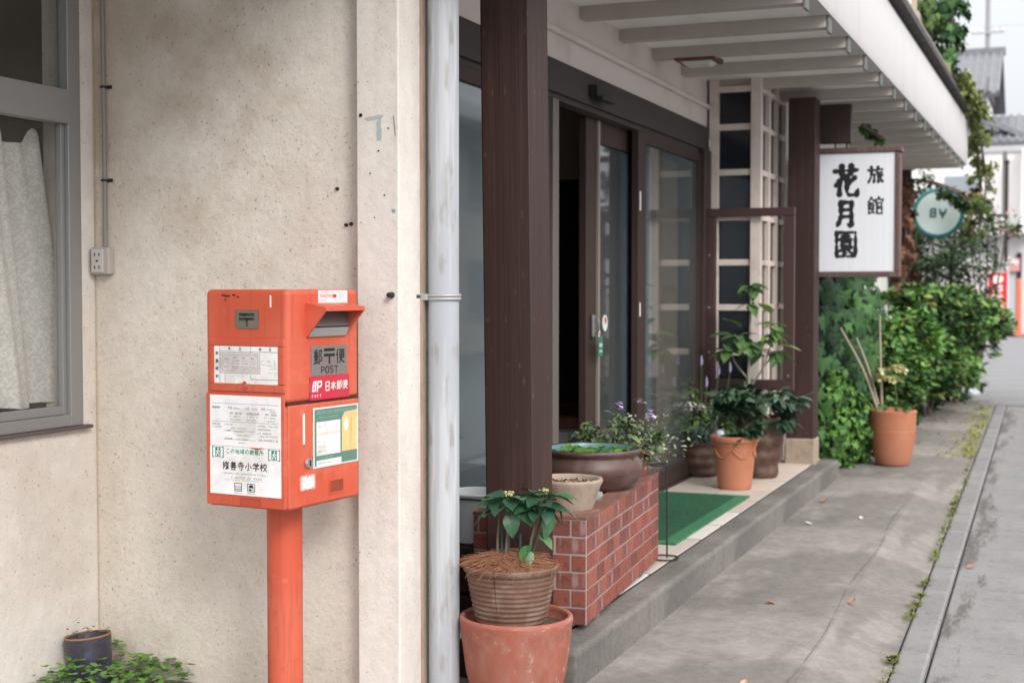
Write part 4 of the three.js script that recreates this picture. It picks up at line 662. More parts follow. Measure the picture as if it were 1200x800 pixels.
function flowerHeads(r, name, parent, list, col, size, n) { if (list.length === 1) { const p = list[0], gs = []; for (let i = 0; i < n; i++) gs.push(leafGeo(size, size * .8, .1, .2, 1, 2).rotateX(-.6 + r()).rotateY(r() * 6.28).translate(p[0] + (r() - .5) * size * 1.6, p[1] + (r() - .5) * size * 1.1, p[2] + (r() - .5) * size * 1.6)); return mesh(name, gs, mat({ color: lin(...mix3(col, [.85, .83, .84], r() * .4)), roughness: .7 }), parent, false); } const it = []; list.forEach((p) => { for (let i = 0; i < n; i++) { const a = r() * 6.28; it.push([[p[0] + (r() - .5) * size * 1.6, p[1] + (r() - .5) * size * 1.1, p[2] + (r() - .5) * size * 1.6], -.6 + r(), a, 0, .7 + r() * .6, lin(...mix3(col, [.85, .83, .84], r() * .5))]); } }); return scatter(name, leafGeo(size, size * .8, .1, .2, 1, 2), leafMat, parent, it); }
{
  const t = thing('flowering_pot', 'small clay pot of pale leaves with lilac and tiny white flowers behind the dark bowl', 'potted plant', onPlanter(-.085, .40, -1.235));
  mesh('pot', lathe([[0, 0], [.048, 0], [.062, .09], [.068, .093], [.068, .112], [.060, .112], [.056, .09], [0, .088]]), M.terra, t);
  mesh('soil', new THREE.CylinderGeometry(.058, .055, .01, 20).translate(0, .098, 0), M.soil, t);
  const r = rng(29);
  scatter('foliage', leafGeo(.034, .018, .2, .3, 1, 3), leafMat, t, blobLeaves(r, [[-.12, .20, .08, .10, .085, .1], [-.05, .18, .02, .09, .10, .09], [.02, .14, .02, .09, .08, .09], [-.19, .17, .1, .07, .06, .08]], 750, [.06, .10, .04], [.27, .34, .17], { spread: .45 }));
  scatter('trailing_foliage', leafGeo(.017, .013, .2, .3, 1, 2), leafMat, t, blobLeaves(r, [[.06, .15, .02, .09, .07, .07], [.12, .14, -.05, .10, .06, .1], [.02, .14, .03, .08, .08, .06], [.0, .22, .02, .08, .07, .07]], 420, [.10, .15, .08], [.52, .55, .42], { spread: 1.0 }));
  mesh('stem', Array.from({ length: 14 }, (_, i) => { const a = r() * 6.3, q = .05 + r() * .13; return tube([[0, .1, 0], [Math.cos(a) * q * .5, .17, Math.sin(a) * q * .5], [Math.cos(a) * q + (i % 3 ? 0 : .12), .10 + r() * .16, Math.sin(a) * q]], .0018, 6, 4); }), M.stemGreen, t);
  for (const p of [[-.06, .31, .05], [.02, .335, .02], [.075, .28, .02]]) flowerHeads(r, 'flower', t, [p], [.55, .36, .62], .026, 9);
  flowerHeads(r, 'small_flowers', t, Array.from({ length: 70 }, () => [.0 + (r() - .4) * .26, .08 + r() * .2, .03 + (r() - .5) * .14]), [.80, .80, .72], .008, 2);
}
{
  const t = thing('wire_plant_stand', 'thin dark wire stand with a ring foot beside the far end of the planter', 'stand', [-1.675, .135, -6.19]);
  mesh('rod', tube([[.0, .01, 0], [.0, .2, 0], [-.004, .43, .0]], .004, 10, 6), M.iron, t);
  mesh('ring_foot', new THREE.TorusGeometry(.065, .004, 6, 36).rotateX(Math.PI / 2).translate(-.02, .006, -.02), M.iron, t);
  mesh('top_ring', new THREE.TorusGeometry(.04, .0035, 6, 28).rotateX(Math.PI / 2).translate(-.044, .43, 0), M.iron, t);
}
{
  const t = thing('doormat', 'green outdoor doormat lying on the cream tiles before the entrance', 'doormat', [-2.01, .1335, -7.42]);
  const gm = colorTex(256, (u, v, x, y) => { const k = .6 + .8 * LAT[(x * 31 + y * 71) & 65535], b = fbm(u, v, 3, 5); return mix3([.003, .068, .024], [.008, .098, .038], b).map((q) => q * k); });
  mesh('pile', rbox(.46, .014, 1.56, .004, -.03, .007, 0), mat({ map: sized(gm, 1.9), roughness: 1, bumpMap: sized(T.concBump, .2), bumpScale: .006 }), t);
  mesh('border', [span(.2005, .275, 0, .010, -.85, .85, .004), span(-.33, .200, 0, .010, .7805, .85, .004), span(-.33, .200, 0, .010, -.85, -.7805, .004)], mat({ map: sized(gm, 1.9), color: lin(4.5, 1.7, 2.0), roughness: .9 }), t);
}

// ------------------------------------------------------------------ pots at the near post
{
  const lt = colorTex(1024, (u, v) => { const b = fbm(u, v, 6, 5), m = fbm2(u, v, 40, 20, 4), h = fbm2(u, v, 9, 5, 5), f = fbm2(u, v, 90, 60, 3); let c = mix3([.36, .098, .058], [.40, .135, .092], b); c = mix3(c, [.24, .07, .05], sstep(.55, .8, h) * .5); c = mix3(c, [.46, .30, .24], sstep(.42, .75, h * .5 + m * .5) * .28); return mix3(c, [.52, .42, .37], sstep(.66, .80, f * .55 + m * .45) * .6).map((q) => q * .86); });
  const limed = mat({ map: lt, roughness: .85, bumpMap: sized(T.concBump, .3), bumpScale: .0 });
  const t = thing('large_terracotta_pot', 'large weathered terracotta pot with flaking white patches in front of the near post', 'pot', [-1.684, 0, -4.335]);
  mesh('body', lathe([[0, 0], [.135, 0], [.143, .01], [.166, .10], [.179, .20], [.184, .25], [.188, .27], [.187, .28], [.181, .286], [.172, .284], [.167, .275], [.165, .235], [0, .232]], 64), limed, t, false);
  mesh('soil', wob(new THREE.CylinderGeometry(.166, .16, .01, 40, 1).translate(0, .24, 0), .004, 2, 14), M.soil, t);
}
{
  const t = thing('ribbed_brown_pot', 'ribbed brown clay pot with broad dark green leaves standing inside the large terracotta pot', 'potted plant', [-1.70, .244, -4.33]);
  const pr = [[0, 0], [.106, 0]]; for (let i = 0; i <= 44; i++) { const v = i / 44; pr.push([.108 + .040 * Math.pow(v, .8) + .0022 * Math.sin(i * 1.55), .005 + v * .178]); } pr.push([.150, .186], [.157, .190], [.158, .204], [.153, .208], [.145, .206], [.142, .18], [0, .178]);
  mesh('pot', wob(lathe(pr, 64), .0012, 2, 6), M.brownPot, t);
  const r = rng(53), fib = [];
  for (let i = 0; i < 760; i++) { const a = r() * 6.28, q = Math.sqrt(r()) * .118, L = .025 + r() * .055, b = r() * 6.28, mx = Math.cos(a) * q - .012, mz = Math.sin(a) * q, y = .196 + .040 * (1 - q * q / .016) + r() * .012; const cv = (r() - .5) * .03; fib.push(tube([[mx - Math.cos(b) * L, y - .008 * r(), mz - Math.sin(b) * L], [mx + cv, y + .008 * r(), mz + cv], [mx + Math.cos(b + .3) * L, y - .010 * r(), mz + Math.sin(b + .3) * L]], .0006 + .0004 * r(), 4, 3)); }
  for (let i = 0; i < 26; i++) { const b = r() * 6.28, q = .13; fib.push(tube([[Math.cos(b) * q * .7, .215, Math.sin(b) * q * .7], [Math.cos(b) * q * 1.15, .214, Math.sin(b) * q * 1.15], [Math.cos(b + .15) * q * 1.32, .17 + r() * .02, Math.sin(b + .15) * q * 1.32]], .0007, 5, 3)); }
  const f = mesh('coconut_fibre', fib, mat({ color: lin(.33, .15, .08), roughness: 1 }), t, false); f.userData.kind = 'stuff';
  mesh('soil', (() => { const g = new THREE.SphereGeometry(.146, 28, 10, 0, 6.2832, 0, Math.PI / 2).scale(1, .28, 1).translate(0, .184, 0); return g; })(), mat({ color: lin(.20, .095, .05), roughness: 1 }), t);
  // screen-wise axes for the two heads of leaves, in the pot's own frame
  const R = [Math.cos(.3735), 0, -Math.sin(.3735)], Fw = [Math.sin(.3735), 0, Math.cos(.3735)];
  const at = (s, y, d) => [R[0] * s + Fw[0] * d, y, R[2] * s + Fw[2] * d];
  for (const [s0, d0, s1, y1, d1] of [[-.02, .02, .0, .40, .02], [-.045, .0, -.035, .40, .0], [.045, -.01, .10, .41, 0], [.055, .02, .085, .36, .03], [.06, .0, .115, .42, -.02]]) mesh('stem', taper([at(s0, .20, d0), at((s0 + s1) / 2 - .004, .29, (d0 + d1) / 2), at(s1, y1, d1)], .0058, .0036, 10, 6), M.stem, t);
  for (const [s, d, h] of [[-.03, .01, .30], [-.008, .015, .30], [.03, .02, .28], [.07, .01, .27]]) mesh('support_stick', new THREE.CylinderGeometry(.0042, .0042, h - .15, 6).translate(...at(s, (h + .17) / 2 + .02, d)), mat({ color: lin(.03, .05, .05) }), t);
  const lm = [[.030, .092, .040], [.042, .12, .050], [.026, .075, .042], [.06, .15, .055]].map((c) => { const m = leafSoft.clone(); m.map = T.leaf; m.color = lin(...c.map((q) => q * 1.75)); m.roughness = .42; return m; });
  const gl = [[.092, .064], [.080, .056], [.068, .048], [.055, .040], [.104, .070]].map(([L, w]) => { const g = leafGeo(L, w, .22, .30, 3, 7); const p = g.attributes.position; for (let i = 0; i < p.count; i++) p.setY(i, p.getY(i) + .002 * Math.sin(p.getZ(i) * 190) * Math.abs(p.getX(i)) / w * 2); g.computeVertexNormals(); return g; });
  let k = 0; const pet = [];
  const leafAt = (s, y, d, yaw, pitch, size, mi = Math.floor(r() * 3), roll = (r() - .5) * .7, off = 0) => { const o = new THREE.Mesh(gl[size], lm[mi]); o.name = k ? 'leaf_' + String(k).padStart(3, '0') : 'leaf'; k++; o.position.set(...at(s + Math.sin(yaw) * off, y + off * .15, d + Math.cos(yaw) * off)); o.rotation.set(pitch, yaw + .3735, roll, 'YXZ'); if (off) pet.push(tube([at(s, y - .02, d), at(s + Math.sin(yaw) * off * .5, y + off * .2, d + Math.cos(yaw) * off * .5), at(s + Math.sin(yaw) * off * 1.15, y + off * .15, d + Math.cos(yaw) * off * 1.15)], .0016, 5, 4)); o.castShadow = o.receiveShadow = true; t.add(o); };
  // yaw: 0 towards the viewer, +90 degrees to the right
  const head = (s, y, d, n, sz, ph) => { for (let i = 0; i < n; i++) { const a = ph + i * 2.4; leafAt(s, y - (i > n / 2 ? .022 : 0) - r() * .012, d, a + (r() - .5) * .4, (i < n / 2 ? -.55 : -.2) + r() * .7, sz[i % sz.length], undefined, undefined, .008 + r() * .026); } };
  head(-.005, .425, .02, 12, [0, 1, 0, 4], .5); head(-.04, .41, .0, 8, [1, 2], 3.6);
  head(.105, .43, .0, 12, [1, 0, 4], 1.2); head(.085, .415, .03, 7, [1, 2], .2);
  leafAt(.0, .385, .05, .1, 1.15, 1, 0); leafAt(.115, .40, .04, .5, 1.25, 4, 1); leafAt(.145, .41, .01, 1.3, 1.0, 1, 1); leafAt(.06, .275, .04, -.6, .5, 2, 3); leafAt(.09, .31, .03, .9, .4, 2, 3); leafAt(.055, .26, .05, .2, .9, 3, 3);
  mesh('leaf_stalk', pet, M.stemGreen, t);
  scatter('buds', new THREE.IcosahedronGeometry(.006, 0), leafMat, t, Array.from({ length: 26 }, () => { const q = r() > .5 ? [-.01, .435, .02] : [.105, .44, .0]; return [at(q[0] + (r() - .5) * .03, q[1] + r() * .012, q[2] + (r() - .5) * .03), 0, 0, 0, .6 + r() * .6, lin(.35, .36, .16)]; }));
}
{
  const c = thing('brown_planter', 'narrow dark brown planter standing behind the drainpipe', 'planter', [-2.135, .13, -4.66]);
  mesh('body', [rbox(.13, .38, .13, .006, 0, .19, 0), rbox(.15, .03, .15, .004, 0, .385, 0)], M.woodDark, c);
  mesh('soil', box(.12, .004, .12, 0, .4005, 0), M.soil, c);
  const k = thing('wooden_crate', 'dark wooden crate under the white bucket between drainpipe and post', 'crate', [-2.15, .13, -4.96]);
  mesh('board', [0, 1, 2].flatMap((i) => [rbox(.24, .08, .02, .003, 0, .045 + i * .09, .125), rbox(.24, .08, .02, .003, 0, .045 + i * .09, -.125), rbox(.02, .08, .23, .003, .12, .045 + i * .09, 0), rbox(.02, .08, .23, .003, -.12, .045 + i * .09, 0)]).concat([box(.22, .012, .23, 0, .262, 0)]), M.woodDark, k);
  const t = thing('white_bucket', 'white enamel bucket standing between the drainpipe and the near post', 'bucket', [-2.085, .40, -4.95]);
  mesh('body', lathe([[0, 0], [.085, 0], [.088, .006], [.108, .175], [.114, .178], [.114, .188], [.107, .188], [.084, .01], [0, .008]]), mat({ color: lin(.62, .65, .66), roughness: .35 }), t);
  mesh('handle', tube(Array.from({ length: 9 }, (_, i) => { const a = i / 8 * Math.PI; return [Math.cos(a) * .115, .175 - .03 + .03 * Math.sin(a), Math.sin(a) * .118]; }), .0035, 20, 6), M.iron, t);
  mesh('rim', new THREE.TorusGeometry(.112, .0045, 6, 40).rotateX(Math.PI / 2).translate(0, .186, 0), mat({ color: lin(.75, .77, .78), roughness: .3 }), t);
}

// ------------------------------------------------------------------ far end of the entrance
{
  const t = thing('swagged_terracotta_pot', 'orange terracotta pot with a moulded swag, planted with dark bushy leaves, on the cream tiles', 'potted plant', [-1.905, .134, -8.62]);
  mesh('pot', [lathe([[0, 0], [.098, 0], [.102, .006], [.130, .262], [.134, .265], [.137, .272], [.137, .284], [.147, .290], [.150, .300], [.150, .318], [.145, .325], [.132, .325], [.126, .28], [0, .275]], 56),
    ...Array.from({ length: 6 }, (_, i) => { const pts = []; for (let k = 0; k <= 8; k++) { const a = (i + k / 8) * 1.0472 + .1, y = .245 - .05 * Math.sin(k / 8 * Math.PI); const R = .102 + (y - .006) * .1094 + .002; pts.push([Math.sin(a) * R, y, Math.cos(a) * R]); } return tube(pts, .0055, 14, 6); })], M.terraClean, t);
  mesh('soil', new THREE.CylinderGeometry(.13, .125, .01, 28).translate(0, .29, 0), M.soil, t);
  const r = rng(61);
  scatter('foliage', leafGeo(.058, .034, .2, .3, 1, 3), leafMat, t, blobLeaves(r, [[.02, .45, 0, .15, .12, .14], [-.04, .52, -.02, .10, .08, .1], [.06, .36, .05, .10, .06, .08]], 520, [.014, .04, .022], [.085, .145, .085], { spread: .4, topLight: .2 }));
  const w = mesh('glass_stone', wob(new THREE.IcosahedronGeometry(.03, 2), .003, 2, 20).translate(-.075, .335, .075), mat({ color: lin(.42, .45, .50), roughness: .3 }), t);
}
{
  const t = thing('dark_brown_pot', 'rippled dark brown pot with white daisies and lavender by the entrance corner', 'potted plant', [-2.235, .134, -9.12]);
  const pr = [[0, 0], [.098, 0]]; for (let i = 0; i <= 20; i++) { const v = i / 20; pr.push([.104 + .024 * Math.sin(v * 2.4) + .0045 * Math.sin(v * 19), .008 + v * .2]); } pr.push([.128, .214], [.128, .226], [.116, .226], [.112, .2], [0, .195]);
  mesh('pot', wob(lathe(pr, 48), .005, 6, 14), M.darkPot, t); mesh('soil', new THREE.CylinderGeometry(.114, .11, .01, 24).translate(0, .205, 0), M.soil, t);
  const r = rng(67);
  scatter('foliage', leafGeo(.045, .012, .2, .35, 1, 3), leafMat, t, blobLeaves(r, [[-.03, .30, .02, .15, .09, .12], [.1, .31, .02, .12, .08, .1], [-.05, .40, 0, .11, .10, .1]], 760, [.05, .11, .03], [.22, .34, .13], { spread: .45 }));
  scatter('grey_foliage', leafGeo(.04, .008, .1, .3, 1, 3), leafMat, t, blobLeaves(r, [[.03, .285, .10, .075, .065, .06]], 420, [.06, .105, .09], [.22, .30, .27], { spread: .5 }));
  for (const [x, y] of [[-.13, .46], [-.10, .435], [-.055, .47], [-.03, .45], [.005, .465], [.03, .445], [.015, .43], [-.07, .43]]) flowerHeads(r, 'daisy', t, [[x, y, .05]], [.85, .84, .80], .026, 9);
  for (const [x, z, y, dx] of [[.0, .02, .76, -.0], [.06, 0, .70, .05], [.13, .02, .72, .06], [.02, 0, .62, .01]]) { mesh('lavender_stem', tube([[x * .6, .22, z], [x + dx * .3, y * .6, z], [x + dx, y - .03, z]], .0028, 8, 5), M.stemGreen, t); mesh('lavender_flower', wob(lathe([[0, 0], [.008, .01], [.009, .03], [.006, .06], [0, .075]], 9), .002, 3, 60).translate(x + dx, y - .04, z), mat({ color: lin(.30, .28, .40), roughness: 1 }), t); }
  for (const [x, y] of [[-.10, .60], [-.06, .55], [-.15, .52]]) { mesh('tall_stem', tube([[x * .3, .22, 0], [x * .7, y * .7, 0], [x, y, 0]], .003, 8, 5), M.stemGreen, t); scatter('tall_leaves', leafGeo(.05, .026, .2, .3, 1, 3), leafMat, t, Array.from({ length: 14 }, () => [[x + (r() - .5) * .06, y - .04 + r() * .06, (r() - .5) * .06], -.2 + r() * .6, r() * 6.3, 0, .8 + r() * .5, green(r, [.06, .14, .03], [.24, .38, .12], .5)])); }
}
{
  const t = thing('twisted_brown_pot', 'tall twisted dark brown pot with a slender leafy sapling beside the far post', 'potted plant', [-1.868, .134, -9.2]); t.scale.setScalar(.955);
  const pr = [[0, 0], [.112, 0]]; for (let i = 0; i <= 28; i++) { const v = i / 28; pr.push([.118 + .048 * v + .006 * Math.sin(v * 22), .008 + v * .38]); } pr.push([.176, .40], [.172, .42], [.158, .42], [.15, .36], [0, .35]);
  mesh('pot', wob(lathe(pr, 48), .006, 9, 9), M.darkPot, t); mesh('soil', new THREE.CylinderGeometry(.155, .15, .01, 24).translate(0, .37, 0), M.soil, t);
  const r = rng(71);
  scatter('low_foliage', leafGeo(.085, .042, .2, .35, 1, 3), leafMat, t, blobLeaves(r, [[.03, .53, .03, .23, .12, .16], [-.12, .50, .05, .13, .11, .12], [.16, .47, .04, .12, .10, .1]], 420, [.016, .045, .022], [.11, .17, .11], { spread: .42, topLight: .2 }));
  const b = M.trunk.clone(); b.color = lin(.30, .27, .24);
  mesh('trunk', taper([[-.075, .36, 0], [-.078, .75, .01], [-.07, 1.05, 0], [-.072, 1.32, 0]], .014, .006, 14, 8), b, t);
  mesh('branch', [taper([[-.077, .66, 0], [-.17, .78, .02], [-.22, .92, .03]], .008, .004, 8, 6), taper([[-.077, .60, 0], [.03, .76, .03], [.09, .98, .03], [.10, 1.12, .02]], .008, .004, 8, 6), taper([[.05, .83, .03], [.12, .86, .05], [.19, .87, .06]], .005, .003, 6, 5), taper([[-.075, .8, 0], [-.0, .92, .03]], .006, .003, 6, 5)], b, t);
  const gl = [[.17, .098], [.145, .085], [.12, .068], [.095, .05]].map(([L, w]) => leafGeo(L, w, .25, .25, 2, 5));
  const ms = [[.085, .20, .06], [.15, .30, .085], [.26, .42, .11], [.42, .58, .17]].map((c) => { const m = leafSoft.clone(); m.map = T.leaf; m.color = lin(...c); return m; });
  let k = 0; const put = (x, y, z, yaw, pit, s, m) => { const o = new THREE.Mesh(gl[s], ms[m]); o.name = k ? 'leaf_' + String(k).padStart(3, '0') : 'leaf'; k++; o.position.set(x, y, z); o.rotation.set(pit, yaw, (r() - .5) * .6, 'YXZ'); o.castShadow = o.receiveShadow = true; t.add(o); };
  const tuft = (x, y, z, n, s0, m0, m1, pit) => { for (let i = 0; i < n; i++) put(x + (r() - .5) * .03, y - r() * .05, z, i * 2.4 + r(), pit + (r() - .3) * .6, Math.min(3, s0 + Math.floor(r() * 2)), m0 + Math.floor(r() * (m1 - m0 + 1))); };
  tuft(-.07, 1.31, 0, 11, 1, 0, 1, -.1); tuft(-.07, 1.22, 0, 5, 2, 0, 1, .3);
  tuft(-.22, .90, .03, 8, 1, 0, 1, .0); tuft(-.14, .97, .03, 7, 1, 0, 1, -.1); tuft(-.06, .92, .06, 6, 1, 0, 1, .1); tuft(-.0, .88, .05, 6, 1, 0, 1, .1);
  tuft(.09, 1.06, .03, 9, 2, 1, 2, -.2); tuft(.11, 1.0, .03, 8, 2, 1, 2, .2); tuft(.04, .98, .03, 6, 2, 1, 2, .1); tuft(.13, .87, .05, 6, 2, 0, 1, .4);
  put(.13, .90, .06, 1.35, -.05, 0, 3); put(.14, .86, .06, 1.9, .45, 1, 2); put(.07, 1.12, .02, -.5, -.7, 1, 2); put(-.20, .97, .03, -1.4, -.1, 1, 1); put(-.13, 1.02, .04, -.6, -.6, 0, 1);
}
{
  const t = thing('brown_metal_frame', 'open brown metal frame standing in front of the white lattice bay', 'frame', [-1.995, .685, -9.44]);
  mesh('rail', rbox(.606, .055, .05, .004, 0, 1.185, 0), M.brownSteel, t); mesh('rail', rbox(.606, .07, .05, .004, 0, .035, 0), M.brownSteel, t);
  mesh('stile', [rbox(.075, 1.085, .048, .004, -.266, .613, 0)], M.brownSteel, t); mesh('stile', [rbox(.07, 1.085, .048, .004, .268, .613, 0)], M.brownSteel, t);
  mesh('bolt', [[-.266, .9], [-.266, .55], [-.266, .25], [.268, .1]].map(([x, y]) => new THREE.CylinderGeometry(.007, .007, .006, 8).rotateX(Math.PI / 2).translate(x, y, .026)), M.silver, t);
  mesh('wall_bracket', [span(-.31, -.28, .9, .94, -.15, -.02), span(-.31, -.28, .2, .24, -.15, -.02)], M.brownSteel, t);
}
function ceilingLamp(label, x, z) {
  const t = thing('ceiling_lamp', label, 'ceiling lamp', [x, 2.67, z], 0, 'lamps under the canopy');
  mesh('wooden_base', [rbox(.24, .03, .24, .005, 0, .034, 0)], M.woodRed, t);
  mesh('glass_cover', (() => { const g = new THREE.CylinderGeometry(.125, .09, .02, 4, 1).rotateY(Math.PI / 4).scale(1.05, 1, .9); return toCreasedNormals(g, .3).translate(0, .008, 0); })(), mat({ color: lin(.62, .62, .60), roughness: .35 }), t);
}
ceilingLamp('square lamp with wooden base under the canopy in front of the sliding doors', -2.05, -8.25); ceilingLamp('square lamp under the canopy just behind the near post at the picture top', -2.02, -5.86);
{ // dim room behind the glass
  const pleat = (z0, z1, x, amp, fr, seed) => { const p = [], ix = [], nu = 90, nv = 6; for (let j = 0; j <= nv; j++) for (let i = 0; i <= nu; i++) { const u = i / nu, v = j / nv; p.push(x + amp * Math.sin(u * fr + Math.sin(u * 9 + seed)) * (.7 + .3 * v), lerp(.2, 2.2, 1 - v), lerp(z0, z1, u)); } for (let j = 0; j < nv; j++) for (let i = 0; i < nu; i++) { const a = j * (nu + 1) + i; ix.push(a, a + nu + 1, a + 1, a + 1, a + nu + 1, a + nu + 2); } const g = new THREE.BufferGeometry(); g.setAttribute('position', new THREE.Float32BufferAttribute(p, 3)); g.setIndex(ix); g.computeVertexNormals(); return g; };
  let t = thing('brown_curtain', 'brown pleated curtain gathered inside the right hand glass panel of the entrance', 'curtain', [-2.46, .15, -9.0]); W('cloth', pleat(-8.75, -9.27, -2.46, .025, 60, 1), M.tan, t);
  t = thing('sheer_curtain', 'bluish sheer curtain inside the right hand glass panel, beside the brown curtain', 'curtain', [-2.47, .15, -8.4]); W('cloth', pleat(-8.02, -8.72, -2.47, .02, 70, 2), mat({ color: lin(.26, .32, .35), roughness: 1 }), t);
  t = thing('reflection_backing', 'added pale blue grey blind behind the narrow glass strip left of the near post', 'backing', [-2.44, .15, -5.4]); W('cloth', pleat(-4.5, -6.3, -2.44, .006, 30, 3), mat({ color: lin(.17, .215, .235), roughness: 1 }), t);  // added sheet, its blue grey colour stands in for the mirrored street
  t = thing('door_tag', 'small green tag hanging from the handle of the sliding door', 'tag', [-2.33, 1.04, -7.19]); mesh('card', rbox(.005, .105, .075, .002, .015, .012, 0), mat({ color: lin(.03, .16, .11), roughness: .5 }), t); mesh('print', [box(.001, .02, .05, .0185, .02, 0), box(.001, .012, .05, .0185, -.012, 0)], mat({ color: lin(.35, .48, .42) }), t); mesh('cord', tube([[.012, .06, -.015], [.012, .10, 0], [.012, .06, .015]], .003, 8, 5), M.silver, t);
}
{ // the inn's signboard
  const t = thing('inn_signboard', 'white signboard with black brush lettering in a brown frame hanging behind the far post', 'signboard', [-1.40, 1.44, -10.40]);
  const face = canvasMat(620, 1000, (c, w, h) => {
    const r = rng(3); c.fillStyle = '#e6e8ec'; c.fillRect(0, 0, w, h); for (let i = 0; i < 160; i++) { c.fillStyle = `rgba(170,178,190,${r() * .12})`; c.fillRect(r() * w, 0, 1 + r() * 3, h); }
    c.fillStyle = '#1d1c1f'; glyph(c, '花', 105, 92, 240, 46, 1.16, true); glyph(c, '月', 130, 395, 185, 45, 1.25, true); glyph(c, '園', 122, 655, 210, 34, 1.1, true);
    glyph(c, '旅', 400, 112, 138, 25, 1.12, true); glyph(c, '館', 400, 370, 138, 19, 1.12, true);
  }, { roughness: .4 });
  const bw = .60, bh = .925;
  mesh('panel', rbox(bw - .06, bh - .08, .13, .004, -.02, bh / 2, -.0), M.whitePaint, t);
  mesh('lettered_face', new THREE.BoxGeometry(bw - .085, bh - .09, .004).translate(-.02, bh / 2, .066), face, t, false);
  mesh('frame', [rbox(bw, .036, .16, .004, -.02, .0225, 0), rbox(bw + .02, .036, .17, .004, -.02, bh - .02, 0), rbox(.03, bh - .09, .16, .004, bw / 2 - .035, bh / 2, 0), rbox(.03, bh - .09, .16, .004, -bw / 2 + .001, bh / 2, 0)], mat({ map: sized(T.wood, .7, 1.7), color: lin(2.1, 2.2, 2.3) }), t);
  mesh('hanger', [new THREE.CylinderGeometry(.006, .006, .12, 8).translate(-.18, bh + .05, 0), new THREE.CylinderGeometry(.006, .006, .12, 8).translate(-.1, bh + .05, 0)], M.iron, t);
}

// ------------------------------------------------------------------ ivy, hedge and pots beyond the step
function ivySheet(r, n, area, size, dark, light) {   // area(r) -> [x, y, z, outward yaw, tone]
  return Array.from({ length: n }, () => { const [x, y, z, yaw, tone] = area(r); return [[x, y, z], -.35 + (r() - .5) * .9, yaw + (r() - .5) * 1.0, (r() - .5) * .9, size * (.6 + .7 * r()), green(r, dark, light, tone)]; });
}
const IV = ivyGeo(1);
{
  const r = rng(83), t = thing('wall_ivy', 'thick dark green ivy covering the inn wall beside the far post', 'ivy', [-1.9, 0, -11.6]);
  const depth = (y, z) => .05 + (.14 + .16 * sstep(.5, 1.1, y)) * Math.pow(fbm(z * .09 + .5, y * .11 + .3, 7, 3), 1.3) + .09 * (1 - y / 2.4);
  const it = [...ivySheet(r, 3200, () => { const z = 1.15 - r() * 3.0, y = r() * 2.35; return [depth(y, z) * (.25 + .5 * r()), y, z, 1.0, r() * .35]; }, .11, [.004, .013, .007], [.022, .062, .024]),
    ...ivySheet(r, 520, () => { const z = 1.15 - r() * 3.0, y = r() * 2.35, d = depth(y, z), tone = (d - .1) * 3 + (r() - .5) * .8; return [d * (.75 + .55 * r()), y, z, r() < .6 ? 1.0 : .4, tone]; }, .135, [.007, .028, .013], [.065, .16, .04])];  // shade and light put into leaf colour: dark inner layer, pale outer one
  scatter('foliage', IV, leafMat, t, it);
  mesh('stem', Array.from({ length: 10 }, (_, i) => { const z = .9 - i * .27; return tube([[.0, .0, z], [.02, .8, z + (r() - .5) * .3], [.02, 1.6, z + (r() - .5) * .5], [.02, 2.2, z + (r() - .5) * .6]], .009, 12, 5); }), M.trunk, t);
  const b = thing('ivy_bush', 'bright green ivy bush at the foot of the ivy wall, left of the clay pot', 'shrub', [-1.70, 0, -11.1]);
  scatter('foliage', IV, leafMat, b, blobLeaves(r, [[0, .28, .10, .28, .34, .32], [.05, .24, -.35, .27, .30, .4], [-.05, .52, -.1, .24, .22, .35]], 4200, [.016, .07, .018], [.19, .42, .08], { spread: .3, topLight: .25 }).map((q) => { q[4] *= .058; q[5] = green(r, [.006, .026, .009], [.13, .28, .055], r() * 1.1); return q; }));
  mesh('stem', Array.from({ length: 12 }, () => { const a = r() * 6.3; return tube([[0, 0, 0], [Math.cos(a) * .12, .2, Math.sin(a) * .2], [Math.cos(a) * .22, .35, Math.sin(a) * .4]], .006, 6, 5); }), M.trunk, b);
}
{
  const t = thing('tall_terracotta_pot', 'tall rounded terracotta pot with dry canes and one faded flower head beside the ivy', 'potted plant', [-1.26, .0, -11.3]);
  mesh('pot', lathe([[0, 0], [.112, 0], [.128, .012], [.152, .10], [.166, .20], [.171, .262], [.172, .27], [.169, .276], [.172, .284], [.175, .36], [.176, .40], [.180, .412], [.178, .424], [.172, .430], [.160, .428], [.156, .38], [0, .375]], 56), M.terraClean, t);
  mesh('soil', new THREE.CylinderGeometry(.158, .155, .01, 28).translate(0, .395, 0), M.soil, t);
  for (const p of [[[-.10, .38, .02], [-.22, .72, .03], [-.40, 1.06, .05]], [[-.09, .38, 0], [-.19, .74, 0], [-.28, .98, .02]], [[-.085, .38, -.03], [-.1, .8, -.02], [-.11, 1.16, -.02]]]) mesh('cane', taper(p, .013, .008, 8, 6), M.canes, t);
  const r = rng(89); mesh('flower_stem', tube([[.02, .39, .03], [.03, .52, .04], [.005, .68, .05]], .0055, 8, 5), M.stem, t);
  scatter('flower_head', leafGeo(.03, .026, .1, .2, 1, 2), leafMat, t, blobLeaves(r, [[-.02, .71, .05, .115, .055, .08]], 300, [.42, .38, .17], [.70, .66, .38], { spread: .4 }));
  scatter('foliage', leafGeo(.06, .035, .2, .3, 1, 3), leafMat, t, blobLeaves(r, [[.02, .46, .04, .12, .07, .1]], 40, [.06, .14, .03], [.22, .36, .10], {}));
}
